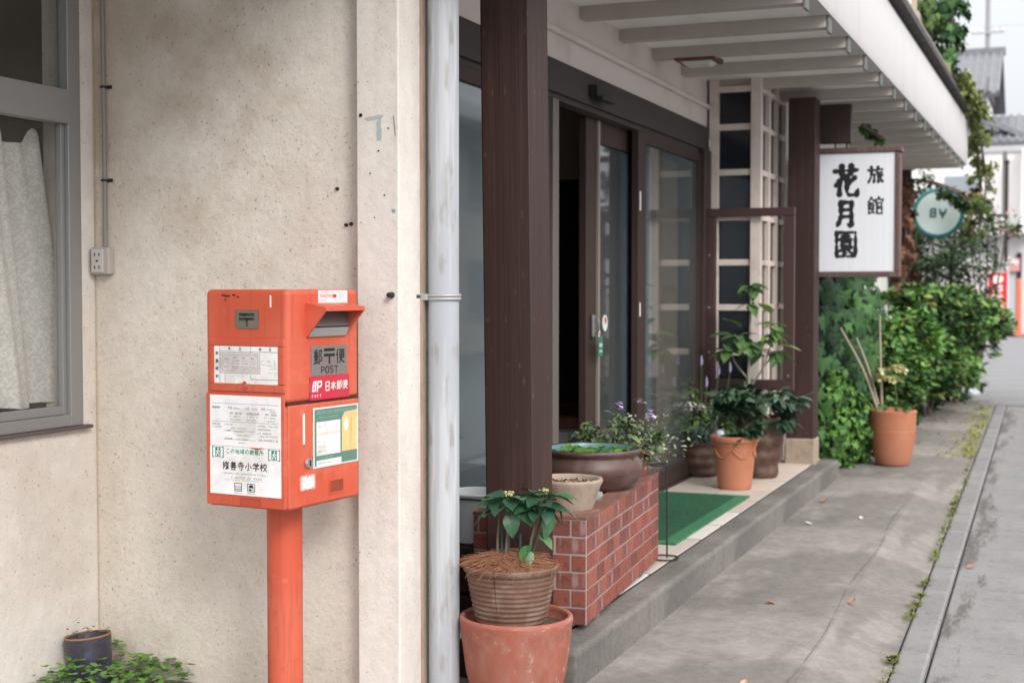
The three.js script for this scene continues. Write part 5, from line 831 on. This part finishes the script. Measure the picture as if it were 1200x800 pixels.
{
  const r = rng(97), L = leafGeo(.066, .042, .2, .25, 1, 3);
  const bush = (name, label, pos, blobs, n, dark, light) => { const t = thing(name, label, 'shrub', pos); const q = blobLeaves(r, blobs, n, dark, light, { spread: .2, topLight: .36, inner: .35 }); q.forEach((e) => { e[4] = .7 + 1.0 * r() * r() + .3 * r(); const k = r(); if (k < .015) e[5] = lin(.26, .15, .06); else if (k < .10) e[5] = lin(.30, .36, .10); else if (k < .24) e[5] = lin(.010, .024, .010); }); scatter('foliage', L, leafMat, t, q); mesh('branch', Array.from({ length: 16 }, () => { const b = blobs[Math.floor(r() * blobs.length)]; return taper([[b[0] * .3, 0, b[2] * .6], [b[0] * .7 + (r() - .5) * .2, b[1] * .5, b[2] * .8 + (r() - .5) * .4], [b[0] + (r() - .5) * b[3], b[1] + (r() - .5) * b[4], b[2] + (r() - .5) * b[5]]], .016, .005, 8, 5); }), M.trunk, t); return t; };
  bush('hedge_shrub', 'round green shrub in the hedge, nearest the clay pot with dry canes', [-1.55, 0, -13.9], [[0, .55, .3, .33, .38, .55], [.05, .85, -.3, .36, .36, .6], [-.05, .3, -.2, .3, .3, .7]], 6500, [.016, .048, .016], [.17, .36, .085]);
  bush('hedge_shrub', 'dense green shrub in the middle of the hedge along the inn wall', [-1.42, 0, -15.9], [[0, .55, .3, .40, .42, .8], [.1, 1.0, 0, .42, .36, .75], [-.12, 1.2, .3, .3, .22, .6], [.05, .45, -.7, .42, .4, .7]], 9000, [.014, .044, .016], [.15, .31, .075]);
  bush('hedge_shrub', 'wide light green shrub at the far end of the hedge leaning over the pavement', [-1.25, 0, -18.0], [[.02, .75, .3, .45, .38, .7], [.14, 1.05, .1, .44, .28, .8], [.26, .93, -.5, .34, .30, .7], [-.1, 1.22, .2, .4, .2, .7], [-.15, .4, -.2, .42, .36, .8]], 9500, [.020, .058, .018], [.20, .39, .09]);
}
{ // plastic bag by the hedge foot
  const g = new THREE.IcosahedronGeometry(.11, 4); const o = mesh('plastic_bag', wob(wob(g, .018, 3, 14), .008, 5, 34).scale(1.2, .75, .8), mat({ color: lin(.72, .76, .80), roughness: .35 })); o.position.set(-1.16, .06, -19.15); tag(o, 'crumpled white plastic bag lying at the far foot of the hedge', 'plastic bag');
}
{ // small tree over the hedge end
  const r = rng(103), t = thing('small_tree', 'small loose leaved tree standing behind the hedge below the round sign', 'tree', [-1.5, 0, -19.6]);
  mesh('trunk', taper([[0, 0, 0], [-.03, .8, 0], [.05, 1.5, .05], [.1, 2.3, 0]], .05, .018, 14, 8), M.trunk, t);
  mesh('branch', Array.from({ length: 18 }, () => { const a = r() * 6.3, y = 1.1 + r() * .9, q = .25 + r() * .4; return taper([[.02, y, 0], [Math.cos(a) * q * .5, y + .12, Math.sin(a) * q * .5], [Math.cos(a) * q + .1, y + .3 * r() + .1, Math.sin(a) * q]], .014, .004, 7, 5); }), M.trunk, t);
  scatter('crown', leafGeo(.062, .038, .2, .25, 1, 3), leafMat, t, blobLeaves(r, [[-.1, 1.85, 0, .38, .35, .4], [.25, 1.75, .1, .36, .30, .4], [-.05, 1.55, .1, .42, .28, .4], [.42, 2.1, 0, .24, .26, .3], [.15, 1.4, 0, .42, .18, .4]], 2600, [.016, .034, .016], [.075, .135, .05], { spread: .42 }));
}
function hanging(name, label, category, r, path, R, n, size, dark, light, geo = IV) {
  const c = new THREE.CatmullRomCurve3(path.map((p) => V(...p))), t = thing(name, label, category, path[0]), o = V(...path[0]);
  mesh('stem', c.getPoints(1).length ? [0, 1, 2].map((i) => new THREE.TubeGeometry(new THREE.CatmullRomCurve3(path.map((p, k) => V(...p).sub(o).add(V(Math.sin(i * 2 + k) * R * .3, 0, Math.cos(i * 2 + k) * R * .3)))), 20, .012, 5)) : [], M.trunk, t);
  const clumps = Array.from({ length: Math.round(n / 22) }, () => { const a = r() * 6.3, s = r(); const p = c.getPointAt(s).sub(o); const q = R * (.5 + .6 * r()); return [p.x + Math.cos(a) * q, p.y + (r() - .5) * R * .6, p.z + Math.sin(a) * q, a, r() * .7]; });
  scatter('foliage', geo, leafMat, t, Array.from({ length: n }, () => { const k = clumps[Math.floor(r() * clumps.length)], w = R * .55; return [[k[0] + (r() + r() - 1) * w, k[1] + (r() + r() - 1) * w, k[2] + (r() + r() - 1) * w], -.3 + (r() - .5), Math.PI / 2 - k[3] + (r() - .5) * 1.3, (r() - .5), size * (.6 + .7 * r()), green(r, dark, light, k[4])]; })); return t;
}
{
  const r = rng(107);
  hanging('hanging_ivy', 'yellow green creeper hanging down from the far end of the white canopy', 'creeper', r, [[-1.10, 3.40, -14.2], [-1.06, 3.42, -15.9], [-1.02, 3.25, -17.0], [-.98, 2.85, -17.7], [-1.0, 2.4, -18.0], [-1.06, 2.0, -18.1]], .14, 1900, .06, [.05, .075, .02], [.34, .38, .12]);
  hanging('hanging_ivy', 'thin green creeper running along the underside of the canopy end', 'creeper', r, [[-1.95, 2.66, -17.4], [-1.6, 2.64, -17.5], [-1.25, 2.5, -17.6], [-1.0, 2.3, -18.0]], .15, 260, .065, [.02, .05, .015], [.16, .22, .06]);
  hanging('upper_ivy', 'dense green ivy column climbing the upper corner of the inn above the canopy', 'ivy', r, [[-1.36, 3.4, -17.0], [-1.34, 4.2, -17.0], [-1.33, 5.2, -17.0], [-1.36, 6.4, -17.0]], .19, 2600, .10, [.016, .05, .018], [.09, .19, .06]);
  hanging('upper_creeper', 'loose green creeper on the upper wall beside the ivy column', 'creeper', r, [[-1.42, 3.5, -15.3], [-1.40, 3.95, -15.4], [-1.40, 4.25, -15.0]], .13, 320, .085, [.03, .07, .02], [.17, .26, .08]);
  hanging('dry_creeper', 'dry rust brown creeper wrapped round the post behind the signboard', 'creeper', r, [[-1.80, 1.3, -16.9], [-1.79, 1.8, -16.9], [-1.79, 2.65, -16.9]], .12, 900, .08, [.11, .05, .03], [.36, .19, .11]);
  hanging('hanging_ivy', 'tiny sprig of green creeper peeping from the rafters above the signboard', 'creeper', r, [[-1.55, 2.66, -11.6], [-1.47, 2.6, -11.7], [-1.40, 2.55, -11.7]], .05, 70, .07, [.02, .07, .015], [.12, .25, .05]);
  const g = thing('climbing_rose', 'blurred pink and white blossoms among leaves beyond the canopy end', 'flowering plant', [-1.1, 1.6, -20.4]);
  const it = blobLeaves(r, [[0, .55, 0, .4, .35, .3], [.3, .35, 0, .3, .3, .3], [-.2, .8, .1, .25, .25, .25]], 420, [.03, .07, .02], [.16, .24, .09], { spread: .4 }); scatter('foliage', leafGeo(.07, .045, .2, .2, 1, 3), leafMat, g, it);
  mesh('stem', Array.from({ length: 6 }, (_, i) => tube([[-.1, -1.6, 0], [(i - 2.5) * .06, -.4, 0], [(i - 2.5) * .12, .6, (r() - .5) * .2]], .012, 10, 5)), M.trunk, g);
  flowerHeads(r, 'white_blossom', g, Array.from({ length: 12 }, () => [(r() - .3) * .9, r() * .95, .25 * r() + .15]), [.82, .80, .80], .06, 10); flowerHeads(r, 'pink_blossom', g, Array.from({ length: 5 }, () => [.15 + (r() - .5) * .5, .45 + r() * .4, .25 * r() + .15]), [.75, .16, .24], .06, 10);
}
{ // dark foliage behind the round sign
  const r = rng(131), t = thing('dark_tree', 'dark leafy tree filling the gap under the canopy end behind the round sign', 'tree', [-2.0, 0, -20.6]);
  mesh('trunk', taper([[0, 0, 0], [.05, 1.2, 0], [0, 2.4, 0]], .07, .03, 10, 8), M.trunk, t);
  scatter('crown', leafGeo(.08, .05, .2, .25, 1, 3), leafMat, t, blobLeaves(r, [[-.2, 2.5, 0, .6, .5, .5], [.25, 2.3, 0, .45, .5, .5], [0, 1.7, 0, .55, .5, .5], [-.1, 1.0, 0, .5, .5, .5]], 3600, [.010, .022, .010], [.045, .085, .03], { inner: .4 }));
}
{ // post carrying the far end of the canopy
  const t = thing('canopy_post', 'brown timber post under the far end of the canopy behind the hedge', 'post', [-1.80, 0, -17.0]); mesh('shaft', rbox(.17, 2.79, .17, .006, 0, 1.395, 0), M.wood, t); mesh('base', rbox(.2, .2, .2, .01, 0, .08, 0), M.stone, t);
}
{
  const t = thing('round_sign', 'round white sign with a teal rim on a teal bracket beyond the signboard', 'sign', [-1.52, 2.30, -18.3]);
  const f = canvasMat(256, 256, (c, w) => { c.fillStyle = '#d2e2df'; c.fillRect(0, 0, w, w); c.strokeStyle = '#2f5f62'; glyph(c, '日', 76, 100, 46, 12, 1.15); c.lineWidth = 12; c.beginPath(); c.moveTo(136, 104); c.lineTo(154, 152); c.lineTo(176, 104); c.moveTo(134, 128); c.lineTo(176, 128); c.stroke(); });
  const disc = new THREE.CylinderGeometry(.272, .272, .06, 48).rotateX(Math.PI / 2); mesh('disc', disc, M.whitePaint, t);
  mesh('face', new THREE.CircleGeometry(.262, 48).translate(0, 0, .0325), f, t, false);
  const tm = mat({ color: lin(.02, .19, .19), roughness: .4 }); mesh('rim', new THREE.TorusGeometry(.275, .036, 10, 56), tm, t); mesh('bracket', [span(-.42, -.28, -.03, .03, -.03, .03), span(-.5, -.42, -.08, .08, -.04, .04)], tm, t);
}

// ------------------------------------------------------------------ beyond the side street
{
  const t = thing('white_shop', 'low white shop across the side street with grey doors, seen blurred in the distance', 'shop', [-4.6, -.1, -50.5]);
  mesh('wall', [span(-7, 3.35, 0, 3.3, -.3, 0), span(-7, 3.35, 3.3, 6.2, -1.6, -1.3), span(3.05, 3.35, 0, 6.2, -9, -.3)], M.farWall, t);
  mesh('canopy', [span(-7, 3.6, 3.3, 3.62, -1.3, .9)], M.farWall, t); mesh('roof', span(-7.2, 3.5, 6.2, 6.4, -9, -1.2), M.farGrey, t);
  mesh('door', [span(2.35, 2.95, .05, 2.5, .0, .06)], mat({ color: lin(.5, .52, .54) }), t); mesh('door_frame', [span(2.95, 3.1, 0, 2.7, 0, .1), span(2.25, 2.35, 0, 2.7, 0, .1)], M.iron, t);
  mesh('window', [span(-2.4, -.2, .9, 2.6, 0, .05)], mat({ color: lin(.2, .22, .24), roughness: .1 }), t); mesh('upper_window', [span(.5, 1.7, 4.2, 5.4, -1.3, -1.25)], mat({ color: lin(.25, .28, .3), roughness: .1 }), t);
  mesh('pillar', [span(2.45, 2.6, 3.62, 6.1, -.2, -.05)], mat({ color: lin(.16, .15, .15) }), t);
  const s = thing('pink_shop_sign', 'small pink red sign with white marks on the upper wall of the distant white shop', 'sign', [-2.95, 4.35, -49.6]); mesh('board', rbox(.42, .50, .08, .01, 0, 0, 0), mat({ color: lin(.62, .10, .16) }), s); mesh('lettering', [box(.3, .06, .01, 0, .12, .045), box(.2, .06, .01, 0, 0, .045), box(.26, .05, .01, 0, -.12, .045)], M.whitePaint, s); mesh('arm', box(.06, .06, .8, 0, 0, -.4), M.iron, s);
  const b = thing('red_banner', 'tall red banner with white lettering standing before the distant white shop', 'banner', [-2.18, -.1, -48.9]);
  mesh('cloth', new THREE.BoxGeometry(.58, 1.32, .02).translate(0, 1.36, 0), canvasMat(128, 288, (c, w, h) => { c.fillStyle = '#d5212c'; c.fillRect(0, 0, w, h); c.strokeStyle = '#f4e9e8'; c.lineWidth = 15; c.lineCap = 'round'; for (let i = 0; i < 4; i++) { const y = 18 + i * 66; c.beginPath(); c.moveTo(36, y + 12); c.quadraticCurveTo(100, y, 94, y + 30); c.quadraticCurveTo(80, y + 58, 40, y + 46); if (i % 2) { c.moveTo(64, y + 4); c.lineTo(56, y + 52); } else { c.moveTo(40, y + 28); c.lineTo(84, y + 30); } c.stroke(); } }), b, false);
  mesh('pole', [new THREE.CylinderGeometry(.018, .018, 2.3, 8).translate(.32, 1.1, 0), new THREE.CylinderGeometry(.012, .012, .64, 6).rotateZ(Math.PI / 2).translate(0, 2.05, 0), new THREE.CylinderGeometry(.16, .18, .08, 16).translate(.32, .04, 0)], M.whitePaint, b);
  const p = thing('orange_marker_post', 'slim orange marker post at the far roadside before the white shop', 'marker post', [-1.48, -.1, -47.5]); mesh('post', lathe([[0, 0], [.13, 0], [.13, .06], [.085, .12], [.075, 1.75], [.05, 1.82], [0, 1.83]], 20), mat({ color: lin(.72, .16, .08), roughness: .5 }), p); mesh('cap', new THREE.SphereGeometry(.055, 14, 8).translate(0, 1.81, 0), M.iron, p);
}
{ // house across the street, which the entrance glass mirrors
  const t = thing('opposite_house', 'beige house with a dark roof across the street, seen only mirrored in the entrance glass', 'house', [11.5, -.1, -24]);
  mesh('wall', [span(-3.5, 4, 0, 5.2, -9, 9)], mat({ map: sized(T.plaster, 4), color: lin(.55, .5, .44) }), t);
  mesh('roof', [box(5.2, .2, 19).rotateZ(.42).translate(-2.1, 6.0, 0), box(5.2, .2, 19).rotateZ(-.42).translate(2.6, 6.0, 0)], M.roofTile, t);
  for (const z of [-6.5, -2.2, 2.2, 6.5]) for (const y of [1.5, 4]) { const w = mesh('window', span(-3.56, -3.5, y - .6, y + .6, z - .9, z + .9), mat({ color: lin(.05, .06, .07), roughness: .15 }), t); mesh('frame', [span(-3.6, -3.5, y - .68, y - .6, z - 1, z + 1), span(-3.6, -3.5, y + .6, y + .68, z - 1, z + 1)], M.alu, w); }
}
{ // clutter of the far street
  const t = thing('grey_house', 'pale grey two storey house in the blurred distance left of the white shop', 'house', [-11.5, -.1, -56]);
  mesh('wall', span(-5, 5, 0, 6.4, -7, 0), mat({ color: lin(.36, .35, .34) }), t); mesh('roof', [box(11, .2, 4.6).rotateX(.45).translate(0, 7.2, -1.4), box(11, .2, 4.6).rotateX(-.45).translate(0, 7.2, -5.4)], M.roofTile, t); for (const x of [-3, 0, 3]) mesh('window', span(x - .7, x + .7, 3.8, 5, 0, .06), mat({ color: lin(.06, .07, .08), roughness: .15 }), t);
  const p = thing('street_pole', 'dark thin pole standing beside the grey door of the distant white shop', 'pole', [-1.95, -.1, -49.2]); mesh('shaft', new THREE.CylinderGeometry(.06, .07, 5.6, 10).translate(0, 2.8, 0), M.iron, p); mesh('cap', new THREE.SphereGeometry(.09, 10, 8).translate(0, 5.62, 0), M.iron, p);
  const a = thing('pink_poster_board', 'small pale pink notice beside the doors of the distant white shop', 'notice', [-1.72, 2.2, -50.3]); mesh('board', rbox(.34, .44, .04, .01, 0, 0, 0), mat({ color: lin(.66, .30, .30) }), a); mesh('paper', box(.26, .16, .01, 0, .08, .025), M.whitePaint, a);
}
{ // tiled house behind
  const t = thing('tiled_house', 'old house with grey tiled gable roofs rising behind the white shop', 'house', [-6.2, 0, -60]);
  mesh('wall', [span(-4, 3.35, 0, 7.2, -6, 0), span(-2.5, 3.0, 7.2, 9.4, -5.4, -.8)], M.farWall, t);
  mesh('timber', [span(3.18, 3.42, 0, 7.2, -.02, .1), span(1.4, 1.55, 0, 7.2, -.02, .08), span(-4, 3.4, 5.0, 5.2, -.02, .07)], M.woodDark, t);
  mesh('window', [span(2.0, 2.9, 5.6, 6.8, 0, .06)], mat({ color: lin(.12, .13, .14), roughness: .15 }), t);
  const roof = part('roof', t, [0, 7.2, 0]); const rt = M.roofTile, sl = (x0, x1, z0, y0, z1, y1, th) => { const L = Math.hypot(z1 - z0, y1 - y0), a = Math.atan2(y1 - y0, -(z1 - z0)); return box(x1 - x0, th, L).rotateX(a).translate((x0 + x1) / 2, (y0 + y1) / 2, (z0 + z1) / 2); };
  mesh('slope', [sl(-3, 3.5, .2, 1.9, -3, 4.0, .16), sl(-3, 3.5, -6.2, 1.9, -3, 4.0, .16), sl(-4.6, 4.6, 1.4, -.15, -1, 1.1, .16), sl(-4.6, 4.6, -7.4, -.15, -5, 1.1, .16)], rt, roof);
  mesh('tile_roll', Array.from({ length: 22 }, (_, i) => sl(-2.9 + i * .3, -2.8 + i * .3, .24, 2.0, -3, 4.1, .12)).concat(Array.from({ length: 30 }, (_, i) => sl(-4.5 + i * .31, -4.4 + i * .31, 1.44, -.06, -1, 1.2, .12))), rt, roof);
  mesh('ridge', [span(-3.1, 3.6, 3.95, 4.25, -3.2, -2.8)], rt, roof); mesh('gable', [new THREE.ExtrudeGeometry(new THREE.Shape([new THREE.Vector2(-.4, 2.0), new THREE.Vector2(3, 3.9), new THREE.Vector2(6, 2.0)]), { depth: .1, bevelEnabled: false }).rotateY(Math.PI / 2).translate(3.02, 0, 0)], M.woodDark, roof);
  mesh('hip', [box(3.4, .2, .5).rotateZ(-.42).translate(4.3, .25, .8), box(.5, .16, 6).translate(5.2, -.3, -2)], rt, roof); mesh('eave', [span(-4.4, 5.6, -.42, -.30, -7, 1.3)], M.woodDark, roof);
  mesh('rain_gutter', [new THREE.CylinderGeometry(.09, .09, 10, 10).rotateZ(Math.PI / 2).translate(.6, -.36, 1.45), new THREE.CylinderGeometry(.09, .09, 1.9, 10).rotateZ(.5).translate(4.0, -1.2, 1.3)], M.farGrey, roof);
}
{
  const t = thing('utility_pole', 'thin grey utility pole with small crossarms rising behind the tiled house', 'utility pole', [-4.0, -.1, -76]);
  mesh('shaft', new THREE.CylinderGeometry(.11, .19, 16.6, 14).translate(0, 8.3, 0), mat({ color: lin(.30, .30, .31) }), t);
  mesh('crossarm', [box(1.6, .1, .1, 0, 14.4, .15), box(1.2, .1, .1, 0, 13.2, .15)], M.farGrey, t);
  mesh('insulator', [-.7, -.35, .35, .7].map((x) => new THREE.CylinderGeometry(.06, .08, .22, 8).translate(x, 14.56, .15)).concat([-.5, .5].map((x) => new THREE.CylinderGeometry(.06, .08, .22, 8).translate(x, 13.36, .15))), M.farWall, t);
  mesh('step_bolt', Array.from({ length: 16 }, (_, i) => box(.5, .04, .04, i % 2 ? .2 : -.2, 4 + i * .5, 0)), M.farGrey, t);
  const w = thing('power_line', 'thin wire running from the distant utility pole towards the right', 'power line', [-4, 14.5, -76]); mesh('wire', [tube([[.3, .1, .1], [9, -.3, 3], [22, .4, 8]], .012, 20, 4), tube([[-.3, .1, .1], [9, -.5, 4], [22, .2, 9]], .012, 20, 4)], M.farGrey, w);
}

// ------------------------------------------------------------------ leaves and weeds on the ground
{
  const lb = ['curled brown fallen leaf in the middle of the pavement, beside the doormat', 'brown fallen leaf on the pavement nearest the kerb slope', 'small reddish fallen leaf at the foot of the entrance step', 'pale brown fallen leaf on the near pavement at the bottom of the picture', 'brown fallen leaf in the gutter dirt nearest the picture bottom', 'dry fallen leaf in the gutter beside the kerb further up the street', 'small pale fallen petal on the pavement below the far post', 'pale scrap of leaf on the pavement right of the step end', 'red brown fallen leaf on the kerb stones'];
  const at = [[-1.16, .006, -6.05, .05, 0], [-.86, .004, -6.2, .05, 1], [-1.45, .006, -9.1, .075, 2], [-1.02, .006, -4.75, .045, 3], [-.50, -.07, -5.55, .04, 1], [-.52, -.07, -6.4, .05, 0], [-1.36, .006, -8.2, .045, 4], [-1.12, .006, -8.5, .045, 4], [-.47, -.07, -7.6, .055, 2]];
  const r = rng(113), cs = [[.34, .19, .11], [.30, .14, .08], [.36, .14, .10], [.42, .28, .19], [.60, .58, .55]].map((c) => mat({ color: lin(...c), roughness: .8 }));
  at.forEach(([x, y, z, s, c], i) => { const o = mesh('fallen_leaf', leafGeo(s, s * .55, .5, -.35, 2, 5), cs[c], scene, false); o.position.set(x, y, z); o.rotation.set(-.1, r() * 6.3, (r() - .5) * .4); tag(o, lb[i], 'leaf', 'fallen leaves on the ground'); });
  const m = thing('moss', 'tufts of moss and weeds growing in the joint along the kerb', 'moss', [-.65, 0, -9]); delete m.userData.category; delete m.userData.label;
  scene.remove(m); used.moss = -1;
  const it = [], P = leafGeo(.022, .009, .2, .3, 1, 2);
  const tuft = (x, z, n, sp, sc, lo, hi) => { for (let i = 0; i < n; i++) it.push([[x + (r() - .5) * sp, -.058 + r() * .012 + (z < -11 ? .045 : 0), z + (r() - .5) * sp * 2.4], -1.1 + r() * .9, r() * 6.3, 0, sc * (.6 + r() * .8), green(r, lo, hi, .5)]); };
  for (let i = 0; i < 46; i++) { const z = -4.2 - r() * 8; tuft(xk(z) - .125 + (r() - .5) * .015, z, 8 + Math.floor(r() * 26), .018 + r() * .03, .5 + r() * .9, [.06, .075, .02], [.26, .29, .07]); }
  for (let i = 0; i < 7; i++) { const z = -4.8 - r() * 6; tuft(xk(z) - .125, z, 30, .04, .9, [.07, .10, .02], [.24, .30, .07]); }
  for (let i = 0; i < 170; i++) { const z = -12.0 - r() * 5.4, f = r() * r(); tuft(xk(z) - .14 - f * .34, z, 16, .07, 1.0, [.12, .14, .03], [.42, .43, .10]); }
  const o = scatter('moss', P, leafMat, scene, it); o.name = 'moss'; o.userData.label = 'yellow green moss and weeds in the joint between pavement and kerb'; o.userData.category = 'moss';
  const g = []; for (let i = 0; i < 90; i++) { const z = -11.2 - r() * 8, x = -1.95 + r() * .75; g.push([[x + .35 * sstep(-12, -18, z), .006 + r() * .01, z], -.2 + r() * .4, r() * 6.3, 0, 1, lin(...mix3([.16, .09, .05], [.38, .26, .16], r()))]); }
  const lo = scatter('leaf_litter', leafGeo(.05, .03, .4, -.2, 1, 3), leafMat, scene, g); lo.userData.label = 'scattered dry leaf litter along the foot of the ivy and hedge'; lo.userData.category = 'leaf litter';
}

scene.traverse((o) => { if (o.isMesh) { o.castShadow = true; o.receiveShadow = true; } });
renderer.render(scene, camera);
